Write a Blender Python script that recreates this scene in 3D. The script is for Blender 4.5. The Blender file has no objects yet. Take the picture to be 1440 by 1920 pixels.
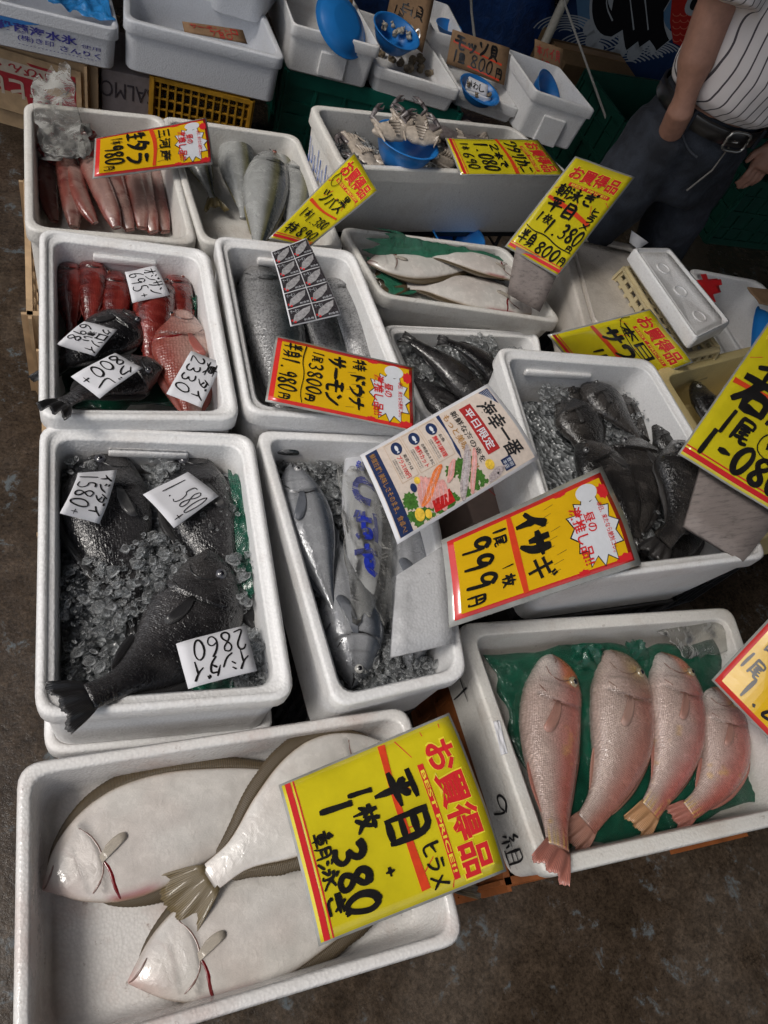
import bpy, math, random
import numpy as np
from mathutils import Vector, Matrix
random.seed(7); rng=np.random.default_rng(7)
SC=bpy.context.scene; COL=SC.collection
# ---------------- camera, sky, sun, exposure
F=1381.935; H0=1.65
MR=np.array([[0.92706,-0.04649,0.37202],[-0.23047,-0.85331,0.4677],[0.29571,-0.51932,-0.80179]])
cd=bpy.data.cameras.new('camera'); cam=bpy.data.objects.new('camera',cd); COL.objects.link(cam); SC.camera=cam
cd.sensor_fit='VERTICAL'; cd.sensor_height=24; cd.sensor_width=18; cd.lens=F/1920*24; cd.clip_end=200; cd.clip_start=.02
m=Matrix([[MR[0,0],-MR[0,1],-MR[0,2],0],[MR[1,0],-MR[1,1],-MR[1,2],0],[MR[2,0],-MR[2,1],-MR[2,2],H0],[0,0,0,1]])
cam.matrix_world=m
SUN_EL=math.radians(52); SUN_AZ=math.radians(-98)   # compass style angle: direction the light comes from
w=bpy.data.worlds.new('World'); SC.world=w; w.use_nodes=True
nt=w.node_tree; bg=nt.nodes['Background']; sky=nt.nodes.new('ShaderNodeTexSky'); sky.sky_type='NISHITA'; sky.sun_disc=False
sky.sun_elevation=SUN_EL; sky.sun_rotation=SUN_AZ; sky.air_density=1.0; sky.dust_density=3.0; sky.ozone_density=0.6
hs=nt.nodes.new('ShaderNodeHueSaturation'); hs.inputs['Saturation'].default_value=.45; nt.links.new(sky.outputs[0],hs.inputs['Color']); nt.links.new(hs.outputs[0],bg.inputs[0]); bg.inputs[1].default_value=.13
sd=bpy.data.lights.new('sun','SUN'); sd.energy=1.5; sd.angle=math.radians(16); sd.color=(1,.95,.88)
so=bpy.data.objects.new('sun',sd); COL.objects.link(so)
sdir=Vector((math.sin(SUN_AZ)*math.cos(SUN_EL),math.cos(SUN_AZ)*math.cos(SUN_EL),math.sin(SUN_EL)))
so.rotation_euler=sdir.to_track_quat('Z','Y').to_euler(); so.location=(-3,0,6)
SC.view_settings.view_transform='Standard'; SC.view_settings.look='None'; SC.view_settings.exposure=0.05; SC.view_settings.gamma=1
SC.render.engine='CYCLES'; SC.cycles.use_denoising=True; SC.cycles.max_bounces=8; SC.cycles.transmission_bounces=6; SC.cycles.transparent_max_bounces=12
SC.cycles.caustics_refractive=False; SC.cycles.caustics_reflective=False

def P(x,y,z):
    X=MR@np.array([(x-720)/F,(y-960)/F,1.]); return X*(H0-z)/(-X[2])+np.array([0,0,H0])
def V3(*a): return np.array(a,float)
def unit(a):
    a=np.asarray(a,float); return a/max(1e-12,np.linalg.norm(a))
def lerp(a,b,t): return a+(b-a)*t
def interp(keys,x): return np.interp(x,[k[0] for k in keys],[k[1] for k in keys])
def smooth_interp(keys,x):
    xs=np.array([k[0] for k in keys],float); ys=np.array([k[1] for k in keys],float)
    m_=np.gradient(ys,xs); i=np.clip(np.searchsorted(xs,x)-1,0,len(xs)-2); h=xs[i+1]-xs[i]; t=np.clip((x-xs[i])/h,0,1)
    return (2*t**3-3*t**2+1)*ys[i]+(t**3-2*t**2+t)*h*m_[i]+(-2*t**3+3*t**2)*ys[i+1]+(t**3-t**2)*h*m_[i+1]
_perm=rng.random((64,64,64))
def vn(p,s=1.0,seed=0):
    q=np.atleast_2d(np.asarray(p,float))*s+seed*17.31; i=np.floor(q).astype(int); f=q-i; f=f*f*(3-2*f); r=0
    for a in(0,1):
        for b in(0,1):
            for c in(0,1):
                wgt=(f[:,0] if a else 1-f[:,0])*(f[:,1] if b else 1-f[:,1])*(f[:,2] if c else 1-f[:,2])
                r=r+wgt*_perm[(i[:,0]+a)%64,(i[:,1]+b)%64,(i[:,2]+c)%64]
    return r*2-1
def fbm(p,s=1.0,seed=0): return vn(p,s,seed)*.55+vn(p,s*2.1,seed+1)*.3+vn(p,s*4.3,seed+2)*.15

# ---------------- geometry container
class G:
    def __init__(s): s.v=[];s.f=[];s.m=[];s.uv=[];s.c=[]
    def add(s,v,f,mi=0,uv=None,c=None):
        o=len(s.v); v=[tuple(map(float,a)) for a in v]; s.v+=v; s.f+=[tuple(o+i for i in q) for q in f]; s.m+=[mi]*len(f)
        s.uv+= [tuple(a) for a in uv] if uv is not None else [(0,0)]*len(v)
        if c is None: c=[(1,1,1)]*len(v)
        elif not hasattr(c[0],'__len__'): c=[tuple(c)]*len(v)
        s.c+=[tuple(a) for a in c]; return s
    def grid(s,pts,closed_v=False,closed_u=False,mi=0,uv=None,c=None,flip=False):
        pts=np.asarray(pts,float); n,k=pts.shape[:2]; f=[]
        for i in range(n if closed_u else n-1):
            for j in range(k if closed_v else k-1):
                a=i*k+j;b=i*k+(j+1)%k;c_=((i+1)%n)*k+(j+1)%k;d=((i+1)%n)*k+j
                f.append((a,d,c_,b) if flip else (a,b,c_,d))
        return s.add(pts.reshape(-1,3),f,mi,None if uv is None else np.asarray(uv).reshape(-1,2),None if c is None else (np.asarray(c).reshape(-1,3) if np.ndim(c)>1 else c))
    def box(s,c0,sx,sy,sz,ax=None,mi=0,c=None):
        c0=V3(*c0); ax=ax or (V3(1,0,0),V3(0,1,0),V3(0,0,1)); p=[]
        for k in(-1,1):
            for j in(-1,1):
                for i in(-1,1): p.append(c0+ax[0]*i*sx/2+ax[1]*j*sy/2+ax[2]*k*sz/2)
        return s.add(p,[(0,2,3,1),(4,5,7,6),(0,1,5,4),(2,6,7,3),(0,4,6,2),(1,3,7,5)],mi,c=c)
    def tube(s,path,r,n=10,caps=True,mi=0,c=None):
        path=[V3(*p) for p in path]; rr=r if hasattr(r,'__len__') else [r]*len(path); rings=[]; up=V3(0,0,1)
        for i,p in enumerate(path):
            t=unit(path[min(i+1,len(path)-1)]-path[max(i-1,0)]); a=np.cross(t,up)
            if np.linalg.norm(a)<.05: a=np.cross(t,V3(0,1,0))
            a=unit(a);b=np.cross(t,a); rings.append([p+rr[i]*(a*math.cos(q)+b*math.sin(q)) for q in np.linspace(0,2*math.pi,n,endpoint=False)])
        o=len(s.v); s.grid(rings,closed_v=True,mi=mi,c=c)
        if caps:
            s.f+=[tuple(o+i for i in range(n)),tuple(o+(len(path)-1)*n+i for i in reversed(range(n)))]; s.m+=[mi,mi]
        return s
    def sphere(s,c0,rx,ry,rz,n=12,k=8,mi=0,c=None,ax=None):
        ax=ax or (V3(1,0,0),V3(0,1,0),V3(0,0,1)); g=[]
        for i in range(k+1):
            ph=math.pi*i/k; g.append([V3(*c0)+ax[0]*rx*math.sin(ph)*math.cos(q)+ax[1]*ry*math.sin(ph)*math.sin(q)+ax[2]*rz*math.cos(ph) for q in np.linspace(0,2*math.pi,n,endpoint=False)])
        return s.grid(g,closed_v=True,mi=mi,c=c)
def link(o,parent=None):
    COL.objects.link(o)
    if parent is not None: o.parent=parent
    return o
def tag(o,label=None,cat=None,group=None,kind=None):
    if label:o['label']=label
    if cat:o['category']=cat
    if group:o['group']=group
    if kind:o['kind']=kind
    return o
def thing(name,loc,label,cat,group=None):
    o=bpy.data.objects.new(name,None); o.empty_display_size=.05; link(o); o.location=tuple(loc); return tag(o,label,cat,group)
def worldloc(o):
    l=Vector(o.location)
    while o.parent is not None: o=o.parent; l+=Vector(o.location)
    return np.array(l)
def part(name,g,mats,parent=None,smooth=True,label=None,cat=None,group=None,kind=None,solid=0,bevel=0,subsurf=0,base=None,soff=-1):
    v=np.array(g.v)
    if parent is not None: org=worldloc(parent); loc=(0,0,0)
    else:
        org=np.array([(v[:,0].min()+v[:,0].max())/2,(v[:,1].min()+v[:,1].max())/2,v[:,2].min()]) if base is None else np.array(base); loc=tuple(org)
    me=bpy.data.meshes.new(name); me.from_pydata((v-org).tolist(),[],g.f)
    if not isinstance(mats,(list,tuple)): mats=[mats]
    for q in mats: me.materials.append(q)
    me.polygons.foreach_set('material_index',g.m); me.polygons.foreach_set('use_smooth',[bool(smooth)]*len(me.polygons))
    li=np.zeros(len(me.loops),int); me.loops.foreach_get('vertex_index',li)
    ul=me.uv_layers.new(name='UVMap'); ul.data.foreach_set('uv',np.array(g.uv)[li].ravel().astype(np.float32))
    ca=me.color_attributes.new('Col','FLOAT_COLOR','POINT'); c=np.ones((len(v),4),np.float32); c[:,:3]=np.array(g.c); ca.data.foreach_set('color',c.ravel())
    me.validate(); me.update()
    o=bpy.data.objects.new(name,me); link(o,parent); o.location=loc
    if bevel:
        b=o.modifiers.new('b','BEVEL'); b.width=bevel; b.segments=2; b.limit_method='ANGLE'; b.angle_limit=.6
    if subsurf:
        b=o.modifiers.new('s','SUBSURF'); b.levels=b.render_levels=subsurf
    if solid:
        b=o.modifiers.new('t','SOLIDIFY'); b.thickness=solid; b.offset=soff
    if name=='shell' and smooth and len(me.polygons)>200:
        b=o.modifiers.new('w','WEIGHTED_NORMAL'); b.weight=100; b.keep_sharp=False
    if smooth=='auto':
        me.polygons.foreach_set('use_smooth',[True]*len(me.polygons)); me.set_sharp_from_angle(angle=.7)
    return tag(o,label,cat,group,kind)

# ---------------- materials
def N(nt,t,**k):
    n=nt.nodes.new(t)
    for a,b in k.items(): setattr(n,a,b)
    return n
def newmat(name):
    m=bpy.data.materials.new(name); m.use_nodes=True; return m,m.node_tree,m.node_tree.nodes['Principled BSDF']
def noise(nt,scale,detail=4,rough=.6,co='Object',dist=0):
    tc=N(nt,'ShaderNodeTexCoord'); n=N(nt,'ShaderNodeTexNoise'); n.inputs['Scale'].default_value=scale; n.inputs['Detail'].default_value=detail; n.inputs['Roughness'].default_value=rough; n.inputs['Distortion'].default_value=dist
    nt.links.new(tc.outputs[co],n.inputs['Vector']); return n
def ramp(nt,src,stops):
    r=N(nt,'ShaderNodeValToRGB'); e=r.color_ramp.elements
    while len(e)<len(stops): e.new(.5)
    for i,(p,c) in enumerate(stops):
        e[i].position=p; e[i].color=(c,c,c,1) if not hasattr(c,'__len__') else (*c,1)
    nt.links.new(src,r.inputs[0]); return r
def mix(nt,fac,a,b,mode='MIX'):
    x=N(nt,'ShaderNodeMix',data_type='RGBA',blend_type=mode)
    for s,i in((fac,0),(a,6),(b,7)):
        if hasattr(s,'is_linked') or hasattr(s,'links'): nt.links.new(s,x.inputs[i])
        else: x.inputs[i].default_value=s if i==0 else ((*s,1) if len(s)==3 else s)
    return x.outputs[2]
def bump(nt,b,h,strength=.3,dist=.01):
    n=N(nt,'ShaderNodeBump'); n.inputs['Strength'].default_value=strength; n.inputs['Distance'].default_value=dist; nt.links.new(h,n.inputs['Height']); nt.links.new(n.outputs[0],b.inputs['Normal']); return n
MC={}
def plain(name,col,rough=.5,spec=.5,metal=0,ns=0,nb=0,var=.12,coat=0,bs=60):
    if name in MC: return MC[name]
    m,nt,b=newmat(name); n=noise(nt,bs if not ns else ns,5)
    lo=tuple(c*(1-var) for c in col); hi=tuple(min(1,c*(1+var)) for c in col)
    r=ramp(nt,n.outputs[0],[(.3,lo),(.7,hi)]); nt.links.new(r.outputs[0],b.inputs['Base Color'])
    b.inputs['Roughness'].default_value=rough; b.inputs['Specular IOR Level'].default_value=spec; b.inputs['Metallic'].default_value=metal; b.inputs['Coat Weight'].default_value=coat; b.inputs['Coat Roughness'].default_value=.12
    if nb: bump(nt,b,n.outputs[0],nb,.003)
    MC[name]=m; return m
def foam_mat(name,col=(.82,.815,.81),dirt=.34,dirtc=(.36,.27,.2),rough=.42,seed=0):
    if name in MC: return MC[name]
    m,nt,b=newmat(name); tc=N(nt,'ShaderNodeTexCoord'); mp=N(nt,'ShaderNodeMapping'); mp.inputs['Location'].default_value=(seed,seed*.7,0); nt.links.new(tc.outputs['Object'],mp.inputs[0])
    vo=N(nt,'ShaderNodeTexVoronoi'); vo.inputs['Scale'].default_value=210; nt.links.new(mp.outputs[0],vo.inputs['Vector'])
    n1=N(nt,'ShaderNodeTexNoise'); n1.inputs['Scale'].default_value=7; n1.inputs['Detail'].default_value=8; n1.inputs['Roughness'].default_value=.68; nt.links.new(mp.outputs[0],n1.inputs['Vector'])
    n2=N(nt,'ShaderNodeTexNoise'); n2.inputs['Scale'].default_value=55; n2.inputs['Detail'].default_value=6; n2.inputs['Roughness'].default_value=.75; nt.links.new(mp.outputs[0],n2.inputs['Vector'])
    r1=ramp(nt,n1.outputs[0],[(.5,0.),(.8,1.)]); r2=ramp(nt,n2.outputs[0],[(.62,0.),(.74,1.)])
    beads=ramp(nt,vo.outputs['Distance'],[(0,tuple(min(1,c*1.03) for c in col)),(1,tuple(c*.9 for c in col))])
    mm=N(nt,'ShaderNodeMath',operation='MULTIPLY'); mm.inputs[1].default_value=dirt; nt.links.new(r1.outputs[0],mm.inputs[0])
    c1=mix(nt,mm.outputs[0],beads.outputs[0],dirtc)
    m2=N(nt,'ShaderNodeMath',operation='MULTIPLY'); m2.inputs[1].default_value=min(1,dirt*1.3); nt.links.new(r2.outputs[0],m2.inputs[0])
    c2=mix(nt,m2.outputs[0],c1,tuple(c*.55 for c in dirtc)); nt.links.new(c2,b.inputs['Base Color'])
    rr=ramp(nt,n1.outputs[0],[(.3,rough-.12),(.7,rough+.15)]); nt.links.new(rr.outputs[0],b.inputs['Roughness'])
    b.inputs['Subsurface Weight'].default_value=.0
    ad=N(nt,'ShaderNodeMath',operation='ADD'); nt.links.new(vo.outputs['Distance'],ad.inputs[0]); nt.links.new(n2.outputs[0],ad.inputs[1])
    bump(nt,b,ad.outputs[0],.35,.0015); MC[name]=m; return m
def fish_mat(name,scale=260,sb=.5,rough=.28,metal=.0,coat=.5,stretch=(1,1),varia=.25,wet=.4,spots=0,wsc=55):
    if name in MC: return MC[name]
    m,nt,b=newmat(name); at=N(nt,'ShaderNodeAttribute',attribute_name='Col'); uv=N(nt,'ShaderNodeUVMap',uv_map='UVMap'); mp=N(nt,'ShaderNodeMapping'); mp.inputs['Scale'].default_value=(stretch[0],stretch[1],1); nt.links.new(uv.outputs[0],mp.inputs[0])
    vo=N(nt,'ShaderNodeTexVoronoi'); vo.inputs['Scale'].default_value=scale; vo.inputs['Randomness'].default_value=.35; nt.links.new(mp.outputs[0],vo.inputs['Vector'])
    r=ramp(nt,vo.outputs['Distance'],[(0,1+varia*.4),(.75,1-varia)])
    c=mix(nt,1.0,at.outputs['Color'],r.outputs[0],'MULTIPLY')
    n=noise(nt,30,5,.6); rn=ramp(nt,n.outputs[0],[(.3,.86),(.7,1.1)]); c=mix(nt,1.0,c,rn.outputs[0],'MULTIPLY')
    if spots:
        ns=noise(nt,260,3,.6); rs=ramp(nt,ns.outputs[0],[(.5,1.0),(.58,1-spots)]); c=mix(nt,1.0,c,rs.outputs[0],'MULTIPLY')
    nt.links.new(c,b.inputs['Base Color'])
    rr=ramp(nt,n.outputs[0],[(.35,rough-.1),(.65,rough+.12)]); nt.links.new(rr.outputs[0],b.inputs['Roughness']); b.inputs['Metallic'].default_value=metal
    b.inputs['Coat Weight'].default_value=coat; b.inputs['Coat Roughness'].default_value=.04
    n3=noise(nt,wsc,3,.55,dist=.6); b1=N(nt,'ShaderNodeBump'); b1.inputs['Strength'].default_value=wet; b1.inputs['Distance'].default_value=.004; nt.links.new(n3.outputs[0],b1.inputs['Height'])
    b2=N(nt,'ShaderNodeBump'); b2.inputs['Strength'].default_value=sb; b2.inputs['Distance'].default_value=.0012; b2.invert=True; nt.links.new(vo.outputs['Distance'],b2.inputs['Height']); nt.links.new(b1.outputs[0],b2.inputs['Normal']); nt.links.new(b2.outputs[0],b.inputs['Normal']); nt.links.new(b1.outputs[0],b.inputs['Coat Normal'])
    MC[name]=m; return m
def fin_mat(name,rays=1,rough=.35,dark=.45,freq=1.0):
    if name in MC: return MC[name]
    m,nt,b=newmat(name); at=N(nt,'ShaderNodeAttribute',attribute_name='Col'); uv=N(nt,'ShaderNodeUVMap',uv_map='UVMap'); wv=N(nt,'ShaderNodeTexWave',wave_type='BANDS',bands_direction='X'); wv.inputs['Scale'].default_value=freq; wv.inputs['Distortion'].default_value=1.2; wv.inputs['Detail'].default_value=2; nt.links.new(uv.outputs[0],wv.inputs['Vector'])
    r=ramp(nt,wv.outputs['Fac'],[(.2,1-dark),(.7,1.15)]); c=mix(nt,1.0,at.outputs['Color'],r.outputs[0],'MULTIPLY'); nt.links.new(c,b.inputs['Base Color']); b.inputs['Roughness'].default_value=rough; b.inputs['Coat Weight'].default_value=.35; bump(nt,b,wv.outputs['Fac'],.5,.001)
    MC[name]=m; return m
def clear_mat(name,tint=(.9,.93,.95),alpha=.2,rough=.08,bs=40,bstr=.6,dist=.01,diff=.5,ior=1.5):
    if name in MC: return MC[name]
    m,nt,b=newmat(name); out=nt.nodes['Material Output']; tr=N(nt,'ShaderNodeBsdfTransparent'); tr.inputs[0].default_value=(*tint,1); mx=N(nt,'ShaderNodeMixShader')
    fr=N(nt,'ShaderNodeFresnel'); fr.inputs[0].default_value=ior; ma=N(nt,'ShaderNodeMath',operation='ADD'); ma.inputs[1].default_value=alpha; ma.use_clamp=True
    nt.links.new(fr.outputs[0],ma.inputs[0]); nt.links.new(ma.outputs[0],mx.inputs[0]); nt.links.new(tr.outputs[0],mx.inputs[1]); nt.links.new(b.outputs[0],mx.inputs[2]); nt.links.new(mx.outputs[0],out.inputs[0])
    b.inputs['Base Color'].default_value=(*[q*diff for q in tint],1); b.inputs['Roughness'].default_value=rough; b.inputs['Specular IOR Level'].default_value=.8
    n=noise(nt,bs,4,.6,dist=1); bn=bump(nt,b,n.outputs[0],bstr,dist); nt.links.new(bn.outputs[0],fr.inputs['Normal']); MC[name]=m; return m
FOAM=foam_mat('foam_white'); FOAM_D=foam_mat('foam_stained',(.70,.68,.64),.55,seed=3); FOAM_Y=foam_mat('foam_yellow',(.68,.55,.26),.3,seed=5); FOAM_B=foam_mat('foam_cool_white',(.68,.7,.74),.15,seed=8)
FOAM_T=foam_mat('foam_grimy',(.62,.57,.51),.9,(.27,.22,.18),seed=11)
CRISP=1
MARK=plain('black_marker_ink',(.018,.018,.02),.35,.5,var=.3,bs=30); REDINK=plain('red_print',(.62,.025,.03),.35,var=.06)
FISHPH=None

# ---------------- foam boxes
def quad_ring(Q,inset,dz,r,n=5):
    out=[]
    for i in range(4):
        c=Q[i]; a=unit(Q[(i+1)%4]-c); b=unit(Q[(i-1)%4]-c); c2=c+(a+b)*inset+V3(0,0,dz); rr=r
        p1=c2+b*rr; p2=c2+a*rr
        for k in range(n+1):
            t=k/n; out.append((1-t)**2*p1+2*t*(1-t)*c2+t*t*p2)
    return out
def foam_geo(Q,h,wall=.026,taper=.012,lip=.035,floor=.028,rad=.035,groove=True):
    Q=[V3(*q) for q in Q]
    if np.dot(np.cross(Q[1]-Q[0],Q[3]-Q[0]),V3(0,0,1))<0: pass
    R=[(taper+.004,-h,rad*.9),(taper,-h+.006,rad),(.007,-lip-.004,rad),(.0,-lip,rad),(0,-.005,rad),(.004,-.0008,rad*.9)]
    if groove: R+=[(.008,0,rad*.9),(wall*.5,0,rad*.85),(wall*.55,-.006,rad*.85),(wall-.003,-.006,rad*.9),(wall+.002,-.010,rad*.9)]
    else: R+=[(.008,0,rad*.9),(wall-.005,0,rad*.9),(wall,-.004,rad*.9)]
    R+=[(wall+.005,-h*.5,rad),(wall+.010,-h+floor+.012,rad*.95),(wall+.022,-h+floor,rad*.8)]
    g=G(); rings=[quad_ring(Q,*r) for r in R]; g.grid(rings,closed_v=True,flip=True); n=len(rings[0]); o=(len(rings)-1)*n
    g.add([np.mean(rings[-1],0)],[]); ci=len(g.v)-1; g.f+=[(o+(j+1)%n,o+j,ci) for j in range(n)]; g.m+=[0]*n
    g.add([np.mean(rings[0],0)],[]); ci=len(g.v)-1; g.f+=[(j,(j+1)%n,ci) for j in range(n)]; g.m+=[0]*n
    return g
BOX={}
def foam_box(key,label,px,z,h,mat=FOAM,group='white foam fish boxes',name='foam_box',wall=.026,notch=None,handle=None,**k):
    zz=z if hasattr(z,'__len__') else [z]*4; Q=[P(*p,q) for p,q in zip(px,zz)]; c=np.mean(Q,0); t=thing(name,(c[0],c[1],c[2]-h),label,'foam box',group)
    part('shell',foam_geo(Q,h,wall,**k),mat,t); BOX[key]=(Q,h,t)
    if handle is not None:   # raised grip bump moulded inside the wall between corner a and b
        for (ia,ib,s0,s1,dz) in handle:
            a=Q[ia];b=Q[ib];u=unit(b-a); cen=np.mean(Q,0); nrm=unit(np.cross(V3(0,0,1),u)); nrm=nrm if np.dot(cen-a,nrm)>0 else -nrm; L=np.linalg.norm(b-a)
            g=G(); g.box(a+u*L*(s0+s1)/2+nrm*(wall+.006)+V3(0,0,dz),L*(s1-s0),.010,.02,(u,nrm,V3(0,0,1))); part('grip_ledge',g,mat,t,bevel=.005)
    if notch is not None:    # hand hold moulded proud of the outer wall
        for (ia,ib,s0,s1,z0,z1) in notch:
            a=Q[ia];b=Q[ib];u=unit(b-a); cen=np.mean(Q,0); nrm=unit(np.cross(V3(0,0,1),u)); nrm=-nrm if np.dot(cen-a,nrm)>0 else nrm; L=np.linalg.norm(b-a)
            g=G(); pf=[(-.03,z0),(.0035,z0),(.0005,z1),(-.03,z1)]; 
            s_=[a+u*L*s+nrm*(x)+V3(0,0,y) for s in(s0,s1) for x,y in pf]; g.add(s_,[(0,1,2,3),(7,6,5,4),(0,4,5,1),(1,5,6,2),(2,6,7,3),(3,7,4,0)]); part('hand_hold',g,mat,t,bevel=.003,smooth=False)
    return t
# ---------------- setting
def floor_mat():
    m,nt,b=newmat('wet_stained_concrete'); n1=noise(nt,2.2,8,.62); n2=noise(nt,26,8,.7); n3=noise(nt,9,10,.75,dist=.6); n4=noise(nt,110,6,.85)
    c=ramp(nt,n1.outputs[0],[(.3,(.028,.020,.013)),(.5,(.050,.036,.025)),(.72,(.080,.061,.045))])
    d=ramp(nt,n2.outputs[0],[(.35,.6),(.65,1.3)]); c1=mix(nt,1.0,c.outputs[0],d.outputs[0],'MULTIPLY')
    d4=ramp(nt,n4.outputs[0],[(.38,.45),(.62,1.6)]); c1=mix(nt,.9,c1,d4.outputs[0],'MULTIPLY')
    bl=ramp(nt,n3.outputs[0],[(.55,0.),(.61,1.)]); bm=N(nt,'ShaderNodeMath',operation='MULTIPLY'); nt.links.new(bl.outputs[0],bm.inputs[0]); b5=ramp(nt,n2.outputs[0],[(.50,0.),(.57,.8)]); nt.links.new(b5.outputs[0],bm.inputs[1])
    c2=mix(nt,bm.outputs[0],c1,(.11,.135,.15)); nt.links.new(c2,b.inputs['Base Color'])
    r=ramp(nt,n1.outputs[0],[(.42,.06),(.6,.4)]); nt.links.new(r.outputs[0],b.inputs['Roughness']); bump(nt,b,n2.outputs[0],.5,.006); return m
g=G(); g.add([(-30,-30,0),(30,-30,0),(30,30,0),(-30,30,0)],[(0,1,2,3)]); part('floor',g,floor_mat(),kind='structure',base=(0,0,0))
g=G(); g.box((2.6,4.75,2),8.8,.1,4); part('back_wall',g,plain('dark_back_wall',(.035,.035,.042),.8),kind='structure',smooth=False)
g=G(); g.box((6.95,.9,2),.1,7.6,4); part('side_wall',g,plain('dark_side_wall',(.03,.03,.03),.8),kind='structure',smooth=False)
g=G(); g.box((3.1,.9,3.45),7.8,7.8,.1); part('shade_ceiling',g,plain('shade_ceiling_dark',(.12,.12,.13),.8),kind='structure',smooth=False)  # unseen roof, added to darken the back and leave light from the left
g=G(); g.box((-1.25,3.55,1.7),.1,2.5,3.4); part('light_block_wall',g,plain('dark_side_wall',(.03,.03,.03),.8),kind='structure',smooth=False)  # unseen wall, added to keep light from the left off the back rows
# ---------------- foam boxes of the front display
foam_box('B1','long white foam box of white flatfish at the bottom left corner',[(32,1432),(765,1322),(875,1766),(22,2025)],.44,.13,wall=.020,groove=False,mat=foam_mat('foam_blood_tinged',(.76,.74,.72),.75,(.46,.31,.26),.2,seed=21))
foam_box('B2','white foam box holding three big black fish on ice',[(74,793),(475,812),(555,1310),(64,1348)],.53,.2,handle=[(0,1,.3,.68,-.035)])
foam_box('B3','white foam box of red fish, black fish and one scaly pink bream',[(73,424),(392,466),(452,787),(72,785)],.56,.2,handle=[(0,1,.3,.68,-.035)])
foam_box('B4','narrow white foam box of spotted silver salmon',[(400,438),(665,468),(798,796),(462,775)],.56,.2,floor=.065,handle=[(0,1,.3,.68,-.035)])
foam_box('B5','long white foam box with tuna and a blue lettered bag',[(479,804),(795,818),(880,1270),(627,1330)],.51,.2,groove=False,wall=.022)
foam_box('B6','stained foam box of four pink tilefish with black handwriting on its side',[(856,1168),(1373,1137),(1510,1535),(1020,1648)],.42,.15,mat=FOAM_D,groove=False,taper=.012,wall=.03)
foam_box('B7','deep white foam box crammed with dark rockfish and ice',[(930,648),(1222,672),(1445,1045),(1065,1092)],.60,.26,handle=[(0,1,.2,.62,-.045)],taper=.03)
foam_box('T1','foam box of gutted pink fish at the upper left of the display',[(44,188),(310,216),(372,458),(46,432)],.50,.22,floor=.095,mat=FOAM_D,groove=False,wall=.02)
foam_box('T2','foam box of yellowtail behind the silver salmon',[(300,214),(560,252),(648,470),(376,456)],.50,.22,floor=.10,mat=FOAM_D,groove=False,wall=.02)
foam_box('T3','deep foam box of crabs around a blue bowl',[(578,193),(965,236),(1078,332),(640,314)],.62,.21,mat=FOAM_D,groove=False,wall=.02,taper=.02)
foam_box('C1','shallow foam box with two halibut on green film',[(636,422),(950,462),(1058,606),(714,556)],.50,.14,floor=.065,mat=FOAM_D,groove=False,wall=.018,taper=.02)
foam_box('C2','foam box of long black fish whose tails stick up',[(715,606),(1010,620),(1035,762),(800,792)],.44,.2,groove=True,wall=.02)
foam_box('D1','yellow foam box holding one grey fish behind the price board',[(1226,692),(1440,640),(1600,960),(1425,1010)],.56,.2,mat=FOAM_Y,groove=False,wall=.03)
foam_box('D2','white foam box closed with red tape beside the man',[(1290,500),(1425,525),(1530,640),(1390,668)],.53,.2,groove=False,wall=.02)
# back row
foam_box('L1','white foam box lettered in blue and red on a beer crate',[(-150,-120),(195,-60),(225,58),(-190,-42)],.42,.13,mat=FOAM_B,groove=False,wall=.016,group='foam boxes along the back row')
foam_box('L2','empty looking wide foam box above a yellow crate',[(232,-45),(496,20),(537,113),(231,36)],.45,.15,mat=FOAM_B,groove=False,wall=.022,taper=.008,group='foam boxes along the back row')
foam_box('K3','foam box with an upturned blue bowl inside',[(500,-90),(640,-45),(717,90),(549,45)],.49,.15,mat=FOAM,groove=False,wall=.012,notch=[(3,2,.36,.66,-.135,-.06)],group='foam boxes along the back row',rad=.02)
foam_box('K4','low foam box of whelks beneath a blue bowl',[(640,5),(790,55),(866,172),(708,125)],.42,.09,mat=FOAM,groove=False,wall=.014,group='foam boxes along the back row',rad=.02)
foam_box('K5','small foam box with a blue bowl of shellfish and a white price slip',[(800,60),(905,95),(975,205),(860,165)],.40,.07,mat=FOAM,groove=False,wall=.012,group='foam boxes along the back row',rad=.015)
foam_box('K6','tall white foam box at the right end of the back row',[(948,88),(1050,125),(1118,208),(1005,170)],.50,.17,mat=FOAM,groove=False,wall=.012,notch=[(3,2,.3,.66,-.17,-.07)],group='foam boxes along the back row',rad=.015)
foam_box('K7','small foam box far behind with a blue bowl, against the tarp',[(775,-15),(842,8),(878,78),(812,58)],.47,.1,wall=.012,groove=False,group='foam boxes along the back row',rad=.015)
foam_box('L3','white foam box behind the wide empty box, cut by the top of the photo',[(400,-150),(565,-110),(503,-30),(396,-62)],.56,.13,mat=FOAM_B,wall=.014,groove=False,group='foam boxes along the back row')
# boxes and crates that carry the display
def under(key,label,src,z,h,grow=.004,mat=FOAM,**k):
    Q=[q.copy() for q in BOX[src][0]]; c=np.mean(Q,0); t=thing('foam_box',(c[0],c[1],z-h),label,'foam box','closed foam boxes carrying the display')
    for i,q in enumerate(Q): Q[i]=q+unit(q-c)*grow; Q[i][2]=z
    part('shell',foam_geo(Q,h,**k),mat,t); BOX[key]=(Q,h,t); return t
under('U2','white foam box stacked under the ice box of black fish','B2',.336,.165,.002)
under('U3','white foam box stacked under the box of red fish','B3',.356,.16,.002)
under('U4','white foam box stacked under the salmon box','B4',.356,.16,.002)
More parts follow.
